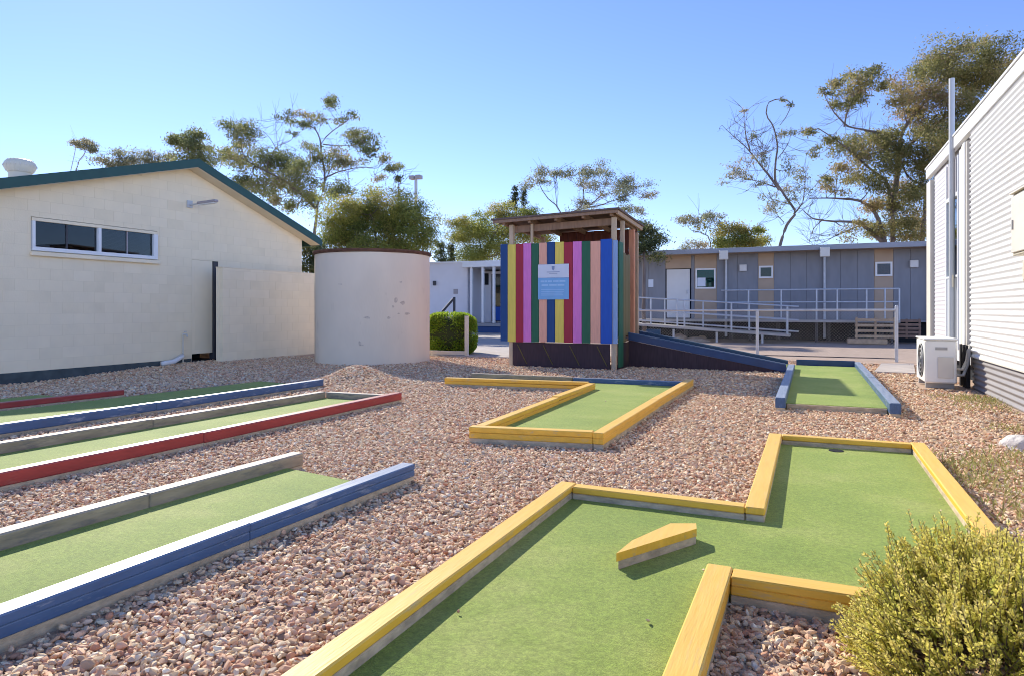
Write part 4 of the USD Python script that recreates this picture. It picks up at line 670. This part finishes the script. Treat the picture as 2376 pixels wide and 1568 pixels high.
tree('gum_tree', 'big spreading gum tree with brown green foliage behind the white steel building', 36, Z7,
     [([(1500, 1560), (1490, 1250), (1450, 1060), (1350, 980), (1200, 830), (1050, 720), (960, 660)], 0.30, 0.03), ([(1490, 1250), (1520, 1000), (1560, 700), (1700, 500), (1850, 300), (1950, 200)], 0.24, 0.04),
      ([(1440, 1560), (1300, 1200), (1150, 1160), (900, 1160)], 0.2, 0.025), ([(1450, 1500), (1200, 1330), (950, 1310), (850, 1240)], 0.18, 0.02), ([(1560, 700), (1200, 650), (1080, 560), (1000, 400)], 0.12, 0.02), ([(1700, 1480), (1720, 1100), (1600, 1000), (1560, 900)], 0.16, 0.05),
      ([(1520, 900), (1700, 700), (1900, 560), (2100, 350)], 0.16, 0.03), ([(1150, 650), (1180, 520), (1300, 330)], 0.07, 0.02), ([(1300, 1340), (1100, 1420), (980, 1480), (900, 1500)], 0.05, 0.01), ([(1000, 1310), (930, 1380), (900, 1480)], 0.04, 0.01)],
     [(1780, 170, 90, 70), (1900, 130, 110, 70), (2000, 110, 80, 60), (2150, 150, 110, 70), (2280, 190, 90, 60), (1720, 260, 80, 60), (1850, 260, 120, 70), (2000, 260, 120, 80), (2150, 290, 110, 80), (2230, 330, 70, 60), (2050, 370, 100, 70), (2330, 260, 70, 70),
      (1600, 400, 100, 70), (1750, 400, 110, 70), (1870, 470, 90, 70), (1560, 450, 70, 50), (1650, 520, 80, 60), (1700, 620, 90, 70), (1850, 640, 90, 70), (1750, 700, 100, 70), (1900, 780, 90, 80), (1820, 820, 100, 80), (1960, 600, 80, 80), (2050, 480, 80, 60),
      (1230, 310, 80, 45), (1350, 290, 70, 45), (1270, 410, 80, 55), (1180, 470, 80, 45), (1080, 500, 50, 28), (1050, 350, 40, 25), (1020, 400, 25, 25), (1420, 370, 40, 25), (1480, 350, 30, 18), (1400, 230, 60, 14), (1150, 320, 50, 35),
      (1250, 750, 110, 55), (1380, 740, 110, 55), (1150, 790, 80, 55), (1450, 800, 80, 55), (1330, 850, 120, 60), (1550, 830, 110, 65), (1650, 880, 100, 70), (1750, 930, 80, 60), (1450, 920, 100, 55), (900, 685, 50, 24), (1040, 740, 55, 26), (930, 830, 35, 25),
      (1250, 1000, 80, 45), (1350, 1050, 90, 55), (1010, 1030, 60, 45), (1100, 950, 50, 45), (1080, 1100, 50, 28), (1550, 1120, 90, 60), (1650, 1160, 80, 70), (1500, 1200, 80, 50), (1360, 1210, 70, 45), (1600, 1280, 90, 70), (1680, 1350, 70, 80), (1400, 1380, 100, 55), (1500, 1370, 90, 60), (1620, 1430, 100, 50), (1330, 1400, 50, 40), (1250, 1330, 40, 30), (1700, 1040, 60, 60)],
     'leaf_gum_warm', 'bark_dark', 0.19, 0.62, 1.4, seed=14, bare=160)
tree('gum_tree', 'thin nearly bare gum tree with a looped top branch above the grey building', 32, Z7,
     [([(680, 1540), (730, 1350), (790, 1270), (740, 1180), (690, 1100), (650, 1020), (670, 900), (690, 800), (665, 680), (640, 630), (590, 560), (600, 490), (690, 455), (770, 490), (740, 570), (690, 640)], 0.15, 0.018), ([(690, 1100), (560, 930), (480, 830), (380, 740), (280, 640)], 0.09, 0.012), ([(480, 820), (440, 650), (440, 530)], 0.05, 0.012),
      ([(660, 1080), (500, 1030), (400, 1010)], 0.05, 0.012), ([(790, 1270), (860, 1160), (870, 1000)], 0.06, 0.015), ([(680, 870), (760, 740), (770, 690)], 0.03, 0.01), ([(720, 1330), (660, 1250), (640, 1180)], 0.03, 0.01), ([(560, 860), (620, 790)], 0.02, 0.006), ([(480, 760), (520, 700)], 0.02, 0.006)],
     [(370, 960, 55, 45), (360, 1020, 40, 35), (450, 1010, 40, 25), (690, 710, 45, 20), (760, 690, 28, 15), (460, 900, 40, 28), (570, 900, 40, 18), (620, 1150, 40, 28), (640, 1210, 50, 45), (770, 950, 40, 45), (850, 1000, 55, 50), (870, 1090, 50, 38), (780, 1160, 40, 22), (720, 1090, 40, 18), (540, 1060, 40, 18), (500, 720, 18, 14), (440, 540, 12, 10), (700, 455, 22, 8), (760, 500, 18, 10), (560, 830, 20, 14)],
     'leaf_gum_grey', 'bark_dark', 0.15, 0.45, 0.8, seed=13, bare=110)
tree('gum_tree', 'small sparse gum tree beyond the left end of the grey building', 38, Z7, [([(200, 1560), (190, 1450), (150, 1410), (70, 1390)], 0.09, 0.03), ([(160, 1415), (200, 1340), (250, 1300)], 0.03, 0.01), ([(110, 1400), (100, 1330)], 0.03, 0.01)],
     [(20, 1330, 45, 28), (110, 1290, 55, 26), (200, 1290, 55, 26), (260, 1310, 35, 26), (110, 1500, 60, 36), (30, 1510, 40, 30), (60, 1300, 40, 20)], 'leaf_gum_grey', 'bark_dark', 0.15, 0.8, 0.6, seed=11)
tree('leafy_tree', 'yellow green leafy tree top showing above the grey building roof', 37, Z7, [([(400, 1600), (390, 1480), (350, 1420)], 0.1, 0.04), ([(390, 1480), (470, 1410)], 0.04, 0.02)],
     [(330, 1400, 100, 45), (460, 1400, 60, 45), (280, 1480, 60, 40), (380, 1470, 100, 50), (550, 1370, 36, 28), (590, 1460, 45, 36), (480, 1470, 80, 50)], 'leaf_gum_lime', 'bark_dark', 0.16, 1.2, 0.6, seed=12)
tree('gum_tree', 'tall open gum tree with layered foliage behind the gable roof', 40, Z8,
     [([(1545, 860), (1560, 640), (1600, 560), (1610, 440), (1590, 300), (1640, 230), (1720, 170), (1780, 130)], 0.24, 0.02), ([(1590, 310), (1550, 200), (1480, 170), (1400, 120)], 0.07, 0.015), ([(1610, 480), (1700, 440), (1800, 420), (1880, 420)], 0.07, 0.012), ([(1560, 650), (1450, 540), (1280, 440), (1150, 370), (1000, 330)], 0.13, 0.015),
      ([(1290, 440), (1340, 310), (1420, 270), (1450, 230)], 0.05, 0.01), ([(1740, 440), (1745, 560)], 0.03, 0.01), ([(1600, 290), (1760, 300), (1820, 270)], 0.05, 0.012), ([(1340, 320), (1300, 250), (1240, 200)], 0.03, 0.008), ([(1350, 320), (1340, 220), (1330, 140)], 0.025, 0.006), ([(1600, 540), (1660, 400), (1700, 350)], 0.05, 0.012), ([(1150, 370), (1140, 260), (1120, 200)], 0.03, 0.01), ([(1880, 440), (1900, 490)], 0.015, 0.006)],
     [(1120, 200, 60, 38), (1180, 215, 40, 36), (1140, 260, 50, 36), (1150, 295, 50, 14), (1010, 320, 45, 18), (1080, 370, 60, 38), (1180, 360, 80, 38), (1270, 360, 60, 38), (1350, 370, 70, 46), (1390, 410, 60, 46), (1450, 460, 60, 46), (1480, 400, 50, 38), (1540, 360, 50, 32), (1230, 420, 60, 36), (1150, 500, 60, 38), (1250, 500, 60, 38), (1280, 560, 60, 46), (1150, 540, 50, 38), (1380, 500, 70, 38), (1450, 540, 60, 46), (1520, 540, 50, 46), (1520, 590, 50, 36), (1650, 60, 50, 22), (1620, 50, 28, 20), (1400, 130, 35, 22), (1460, 165, 50, 18), (1550, 130, 50, 16), (1620, 150, 60, 24), (1740, 120, 40, 16), (1780, 220, 50, 22), (1810, 260, 60, 36), (1850, 290, 50, 36), (1840, 340, 30, 22), (1870, 300, 28, 28), (1640, 390, 50, 32), (1700, 350, 50, 26), (1760, 390, 60, 26), (1580, 360, 50, 28), (1690, 540, 55, 42), (1650, 560, 40, 36), (1350, 600, 40, 28), (1400, 640, 50, 36), (1900, 480, 25, 15), (1430, 230, 18, 12)],
     'leaf_gum', 'bark_dark', 0.19, 0.6, 1.4, seed=5, bare=110)
tree('slender_tree', 'thin two stemmed tree with a flat top above the roof at far left', 40, Z8, [([(190, 470), (205, 400), (218, 340), (228, 290)], 0.07, 0.02), ([(222, 470), (240, 390), (270, 345), (288, 310)], 0.07, 0.02)], [(240, 280, 38, 13), (290, 300, 46, 14), (325, 320, 20, 9), (265, 285, 30, 10)], 'leaf_gum_grey', 'bark_pale', 0.18, 1.0, 0.4, seed=21)
tree('gum_tree', 'small rounded treetop left of the roof ridge, second from the far left', 38, Z8, [([(455, 520), (450, 420), (470, 350)], 0.1, 0.03)], [(395, 375, 35, 28), (470, 335, 35, 22), (490, 370, 60, 32), (440, 395, 60, 25), (540, 370, 18, 20), (470, 410, 80, 30)], 'leaf_gum_grey', 'bark_dark', 0.17, 0.6, 0.6, seed=22)
tree('gum_tree', 'low greyish treetop just showing over the roof left of the ridge', 38, Z8, [([(690, 520), (690, 420), (680, 370)], 0.1, 0.03)], [(650, 350, 35, 18), (690, 365, 50, 22), (740, 370, 30, 20), (620, 395, 40, 20), (690, 400, 80, 30)], 'leaf_gum_grey', 'bark_dark', 0.17, 0.6, 0.6, seed=23)
tree('leafy_tree', 'dense green rounded tree directly behind the roof ridge', 34, Z8, [([(860, 560), (860, 420), (850, 300)], 0.14, 0.04)], [(790, 260, 48, 32), (850, 255, 60, 32), (900, 300, 50, 46), (840, 320, 70, 40), (930, 350, 40, 40), (800, 300, 40, 30), (870, 370, 90, 40), (950, 400, 40, 40)], 'leaf_gum', 'bark_dark', 0.17, 0.8, 0.8, seed=24)
dome_c = [(870 + 118 * r_ * math.cos(a), 528 + 70 * r_ * math.sin(a), 30, 20) for r_, n_ in ((0.0, 1), (0.33, 6), (0.62, 11), (0.88, 17)) for a in (np.arange(n_) * 2 * np.pi / max(n_, 1) + r_ * 3)]
tree('bushy_tree', 'dense olive green domed tree above the tank', 31, lambda x, y: (x, y), [([(872, 640), (872, 560), (860, 500)], 0.14, 0.05), ([(872, 580), (930, 530), (950, 500)], 0.07, 0.03), ([(872, 590), (810, 540), (790, 520)], 0.07, 0.03)], dome_c + [(760, 560, 25, 20), (985, 560, 20, 24), (975, 590, 20, 20)], 'leaf_gum_lime', 'bark_dark', 0.13, 1.15, 0.9, seed=6)
tree('slender_tree', 'thin stem with one leaf tuft left of the floodlight mast', 33, Z8, [([(2022, 700), (2020, 560), (2018, 470), (1990, 430)], 0.06, 0.02), ([(2020, 490), (2060, 460), (2095, 450)], 0.02, 0.008), ([(2020, 520), (2040, 490)], 0.02, 0.008)], [(1965, 395, 36, 24), (1985, 425, 28, 22), (2018, 480, 16, 14)], 'leaf_gum', 'bark_dark', 0.14, 1.4, 0.3, seed=7, bare=3)
tree('bushy_tree', 'mid green bushy tree left of the striped hut', 43, Z2, [([(960, 980), (950, 850), (930, 760)], 0.14, 0.05), ([(955, 860), (1050, 700), (1080, 640)], 0.08, 0.03)],
     [(850, 680, 45, 28), (900, 720, 70, 46), (880, 790, 80, 56), (980, 740, 80, 56), (1000, 820, 80, 50), (1080, 620, 56, 28), (1050, 650, 40, 36), (1170, 640, 60, 24), (950, 660, 45, 18), (1080, 690, 60, 30), (1120, 750, 80, 60), (1200, 700, 80, 50), (1040, 860, 80, 40), (900, 860, 80, 40), (830, 740, 30, 40), (1250, 760, 80, 60)], 'leaf_gum_lime', 'bark_dark', 0.15, 1.1, 0.8, seed=8)
tree('gum_tree', 'airy gum tree with thin crowns rising behind the hut roof', 36, Z2, [([(1362, 760), (1360, 640), (1300, 570), (1250, 500), (1230, 430)], 0.12, 0.02), ([(1362, 660), (1470, 600), (1480, 520), (1500, 450)], 0.07, 0.02), ([(1420, 640), (1560, 560), (1600, 480)], 0.06, 0.015), ([(1480, 620), (1640, 580), (1750, 520)], 0.06, 0.012), ([(1340, 610), (1330, 520), (1320, 440)], 0.03, 0.01)],
     [(1240, 440, 45, 26), (1320, 440, 38, 18), (1190, 500, 26, 36), (1430, 450, 48, 26), (1520, 440, 66, 22), (1590, 440, 46, 28), (1480, 490, 46, 18), (1560, 500, 48, 22), (1680, 500, 56, 26), (1750, 510, 56, 30), (1800, 560, 36, 18), (1640, 540, 46, 18), (1700, 560, 46, 22), (1720, 620, 46, 28), (1440, 600, 56, 22), (1780, 640, 18, 14), (1420, 640, 70, 30), (1270, 480, 26, 18)], 'leaf_gum_grey', 'bark_dark', 0.15, 0.75, 0.8, seed=9, bare=40)
tree('bushy_tree', 'dark round tree behind the right side of the hut', 25, Z2, [([(1790, 980), (1790, 850), (1780, 760)], 0.12, 0.05)], [(1800, 730, 50, 40), (1830, 770, 40, 46), (1760, 700, 40, 34), (1750, 800, 56, 50), (1810, 820, 40, 30), (1720, 760, 50, 50), (1690, 850, 50, 50)], 'leaf_dark', 'bark_dark', 0.13, 1.5, 0.6, seed=10, bare=0)
for k, (x, y, rx, ry, dd, lab) in enumerate(((1122, 560, 10, 50, 44, 'thin dark conifer spire, the left one of two left of the gum behind the hut'), (1165, 570, 9, 46, 46, 'thin dark conifer spire, the right one of two left of the gum behind the hut'), (735, 850, 26, 50, 40, 'dark conifer between the tank and the white building roof'), (790, 850, 14, 40, 42, 'small dark tree tip above the white building roof'))):
    tree('conifer', lab, dd, Z2, [([(x, y + 110), (x, y + 40), (x, y - ry)], 0.08, 0.015)], [(x, y + o * ry, rx * (1 - 0.35 * o if o < 0 else 1) * (0.45 + 0.4 * (o + 1) / 2) , ry * 0.28) for o in (-0.85, -0.5, -0.1, 0.3, 0.7, 1.1)], 'leaf_dark', 'bark_dark', 0.16, 0.9, 0.15, seed=30 + k, bare=0)
tree('shrub', 'dark shrub glimpsed through the gap between the gable eave and the tank', 19, lambda x, y: (x, y), [([(722, 700), (722, 640), (720, 600)], 0.06, 0.02)], [(715, 585, 14, 14), (730, 600, 16, 14), (706, 610, 14, 14), (722, 625, 18, 14), (740, 580, 14, 12), (715, 645, 16, 14)], 'leaf_dark', 'bark_dark', 0.12, 1.5, 0.3, seed=41, bare=0)
# floodlight mast
mp = at(965, 480, 48)
ms = thing('floodlight_mast', 'tall grey floodlight mast with a flat lamp head beyond the olive tree', 'light pole', (mp[0], mp[1], 0)); zt = at(965, 413, 48)[2]
part(ms, 'mast', tube([(mp[0], mp[1], -0.1), (mp[0], mp[1], zt)], [0.18, 0.11], 10), 'post_grey', True); part(ms, 'cross_arm', bar((mp[0] - 0.38, mp[1], zt), (mp[0] + 0.38, mp[1], zt), 0.1, 0.1), 'dark_frame')
for s in (-0.26, 0.26): part(ms, 'floodlight', bx(mp[0] + s - 0.2, mp[0] + s + 0.2, mp[1] - 0.25, mp[1] + 0.2, zt - 0.12, zt + 0.15, 0.03), 'panel_grey')

# ---------------------------------------------------------------- front right bush
bc = at(2345, 1400, 1.98); bc = np.array([bc[0], bc[1], 0.0])
bu = thing('golden_bush', 'fine leaved golden green bush in the bottom right corner', 'bush', tuple(bc))
r = np.random.default_rng(77); Lc, Ls, Ld, Lt, stems = [], [], [], [], []
nb = 1900
th = r.random(nb) * 2 * np.pi; ph = np.arccos(1 - r.random(nb) * 1.02); dirs = np.c_[np.sin(ph) * np.cos(th), np.sin(ph) * np.sin(th), np.cos(ph)]
lump = 0.80 + 0.42 * (meshkit.noise(dirs * 2.6 + 3, 4)) + 0.06 * r.normal(size=nb)
tips = bc + [0, 0, 0.04] + dirs * np.array([0.40, 0.40, 0.36]) * lump[:, None]; tips = tips[tips[:, 2] > 0.0]
for tip in tips:
    o = bc + (tip - bc) * [0.62, 0.62, 0.55] + r.normal(0, 0.02, 3); up = (tip - o); up /= np.linalg.norm(up); up = up + [0, 0, 0.35] + r.normal(0, 0.25, 3); up /= np.linalg.norm(up); ln = 0.09 + 0.09 * r.random()
    st = tip - up * ln * 0.7; en = st + up * ln; stems.append(tube([o, st, en], [0.002, 0.0015, 0.0008], 3))
    m = 46; s = r.random(m) ** 0.8; c = st + (en - st) * s[:, None]; d_ = r.normal(size=(m, 3)); d_ -= (d_ @ up)[:, None] * up; d_ /= np.linalg.norm(d_, axis=1, keepdims=True)
    ll = 0.017 * (1.1 - 0.45 * s); Lc.append(c + d_ * ll[:, None] * 0.45); Ls.append(ll); Lt.append(0.15 + 0.45 * s + 0.35 * r.random() + r.normal(0, 0.12, m)); Ld.append(d_ * 0.8 + up * 0.9)
Lc, Ls, Ld = np.vstack(Lc), np.concatenate(Ls), np.vstack(Ld); dn = Ld / np.linalg.norm(Ld, axis=1, keepdims=True)
side = np.cross(dn, r.normal(size=dn.shape)); side /= np.linalg.norm(side, axis=1, keepdims=True); Lw = Ls[:, None] * 0.25
v = np.stack([Lc - dn * Ls[:, None] / 2, Lc + side * Lw, Lc + dn * Ls[:, None] / 2, Lc - side * Lw], 1).reshape(-1, 3); kk = np.arange(len(Lc))[:, None] * 4
part(bu, 'foliage', (v, np.vstack([kk + [0, 1, 2], kk + [0, 2, 3]])), 'leaf_golden', tone=np.repeat(np.concatenate(Lt), 4)); part(bu, 'stems', cat(stems), 'twig_brown')

# ---------------------------------------------------------------- dry weeds by the right wall
r = np.random.default_rng(5); bl = []
spots = [(2330, 935, .30, 500), (2290, 930, .22, 260), (2240, 925, .2, 150), (2300, 1085, .22, 330), (2350, 1065, .25, 260), (2250, 1110, .16, 200), (2340, 1150, .2, 200), (2365, 1000, .15, 120), (2290, 950, .2, 120), (2220, 1080, .12, 80), (2368, 1200, .15, 120)]
wc, ws, wd = [], [], []
for px, py, rad, n_ in spots:
    n_ = int(n_ * 0.9)
    c = at(px, py, FOC * EYE / (py - PCY)); o = c + np.c_[r.normal(0, rad, n_), r.normal(0, rad, n_), np.zeros(n_)]; o[:, 2] = gz(o[:, 0], o[:, 1]) + 0.02
    d_ = np.c_[r.normal(0, 0.6, n_), r.normal(0, 0.6, n_), 0.5 + r.random(n_)]; d_ /= np.linalg.norm(d_, axis=1, keepdims=True); ll = 0.03 + 0.05 * r.random(n_); wc.append(o + d_ * ll[:, None] / 2); ws.append(ll); wd.append(d_)
wc, ws, wd = np.vstack(wc), np.concatenate(ws), np.vstack(wd); keep = (wc[:, 0] < WX - 0.03) & ((wc[:, 0] > 0.88) | (wc[:, 1] > 6.2)); wc, ws, wd = wc[keep], ws[keep], wd[keep]
sd = np.cross(wd, r.normal(size=wd.shape)); sd /= np.linalg.norm(sd, axis=1, keepdims=True); v = np.stack([wc - wd * ws[:, None] / 2, wc + sd * 0.005, wc + wd * ws[:, None] / 2, wc - sd * 0.005], 1).reshape(-1, 3); kk = np.arange(len(wc))[:, None] * 4
single('weeds', (v, np.vstack([kk + [0, 1, 2], kk + [0, 2, 3]])), 'leaf_dry', 'dry yellowish weeds in the gravel along the white building', 'weeds', kind='stuff', tone=np.repeat(r.random(len(wc)), 4))

# ---------------------------------------------------------------- gravel stones
r = np.random.default_rng(11)
pi = UsdGeom.PointInstancer.Define(stage, '/World/gravel'); tag('/World/gravel', 'pink and tan angular gravel stones covering the yard between the lanes', 'gravel', kind='stuff')
protos = []
for k in range(18):
    m = trimesh.creation.icosphere(1 if k % 3 else 1); v = np.array(m.vertices); pl = r.normal(size=(7, 3)); pl /= np.linalg.norm(pl, axis=1, keepdims=True); cut = 0.45 + 0.35 * r.random(7)
    for n_, c_ in zip(pl, cut): ex_ = np.maximum(v @ n_ - c_, 0); v = v - ex_[:, None] * n_
    v = v * [1.0, 0.5 + 0.3 * r.random(), 0.4 + 0.22 * r.random()] * 0.5; path = f'/World/gravel/stones/stone' + (f'_{k:03d}' if k else '')
    if k == 0: UsdGeom.Scope.Define(stage, '/World/gravel/stones')
    usdkit.mesh(stage, path, trimesh.Trimesh(v, m.faces, process=False), L + stones_m[k % 6], smooth=18); protos.append(path)
pi.CreatePrototypesRel().SetTargets(protos)
P, Sz = [], []
def scatter(d0, d1, dens, s0, s1):
    """stones on the ground in view between the distances d0 and d1"""
    hw = 0.80; area = hw * (d1 ** 2 - d0 ** 2); n_ = int(area * dens); d = np.sqrt(d0 ** 2 + (d1 ** 2 - d0 ** 2) * r.random(n_)); x = (2 * r.random(n_) - 1) * hw * d
    X_, Y_ = x * ca - d * sa, x * sa + d * ca; ok = np.ones(n_, bool)
    for x0, x1, y0, y1 in NOSTONE: ok &= ~((X_ > x0 - 0.03) & (X_ < x1 + 0.03) & (Y_ > y0 - 0.03) & (Y_ < y1 + 0.03))
    ok &= (X_ < WX - 0.02) & (X_ > GXW + 0.03) & (np.hypot(X_ - tc[0], Y_ - tc[1]) > R + 0.01) & (Y_ < 16.2) & ~((X_ < sx + 0.02) & (X_ > sx - 0.2) & (Y_ > 10.95))
    ok &= ~((Y_ > 14.3) & (X_ < -5.6)); X_, Y_ = X_[ok], Y_[ok]; s = s0 + (s1 - s0) * r.random(len(X_)) ** 1.6
    thin = (X_ > 1.0) & (r.random(len(X_)) < 0.45); X_, Y_, s = X_[~thin], Y_[~thin], s[~thin]
    P.append(np.c_[X_, Y_, gz(X_, Y_) + s * 0.12 + 0.014 * r.random(len(X_)) ** 2]); Sz.append(s)
scatter(1.2, 3.2, 4300, 0.014, 0.050); scatter(3.2, 5.5, 3000, 0.018, 0.048); scatter(5.5, 9.0, 1500, 0.024, 0.052); scatter(9.0, 16.5, 600, 0.034, 0.066)
n_ = 2600; a = r.normal(0, 0.55, (n_, 2)) + MOUND; P.append(np.c_[a, gz(a[:, 0], a[:, 1]) + 0.012]); Sz.append(0.03 + 0.035 * r.random(n_))
for x0, x1, y0, y1, n_ in ((A_X + .06, G_X - .06, 1.0, B_Y - .06, 5), (G_X, E_X - .06, F_Y + .06, D_Y - .06, 4), (-3.36, -2.6, 1.2, 3.5, 4), (-5.6, -4.8, 2.0, 6.6, 4), (-2.6, -1.7, 5.5, 9.4, 4)):
    P.append(np.c_[x0 + (x1 - x0) * r.beta(0.35, 0.35, n_), y0 + (y1 - y0) * r.random(n_), np.full(n_, TZ + 0.012)]); Sz.append(0.012 + 0.02 * r.random(n_))   # strays kicked onto the turf
P, Sz = np.vstack(P), np.concatenate(Sz); n_ = len(P); print('stones', n_)
yaw, tilt, ta = r.random(n_) * 2 * np.pi, np.abs(r.normal(0, 0.42, n_)), r.random(n_) * 2 * np.pi
qz = np.c_[np.cos(yaw / 2), np.zeros(n_), np.zeros(n_), np.sin(yaw / 2)]; qt = np.c_[np.cos(tilt / 2), np.sin(tilt / 2) * np.cos(ta), np.sin(tilt / 2) * np.sin(ta), np.zeros(n_)]
w1, x1, y1, z1 = qt.T; w2, x2, y2, z2 = qz.T
Q = np.c_[w1 * w2 - x1 * x2 - y1 * y2 - z1 * z2, w1 * x2 + x1 * w2 + y1 * z2 - z1 * y2, w1 * y2 - x1 * z2 + y1 * w2 + z1 * x2, w1 * z2 + x1 * y2 - y1 * x2 + z1 * w2]
pi.CreatePositionsAttr(Vt.Vec3fArray.FromNumpy(P.astype(np.float32))); pi.CreateScalesAttr(Vt.Vec3fArray.FromNumpy(np.repeat(Sz[:, None], 3, 1).astype(np.float32)))
pi.CreateOrientationsAttr(Vt.QuathArray([Gf.Quath(float(a_), float(b_), float(c_), float(d_)) for a_, b_, c_, d_ in Q]))
wts = np.array([0.27, 0.31, 0.13, 0.12, 0.09, 0.08]); mi = r.choice(6, n_, p=wts); pi.CreateProtoIndicesAttr(Vt.IntArray.FromNumpy((mi + 6 * r.integers(0, 3, n_)).astype(np.int32)))
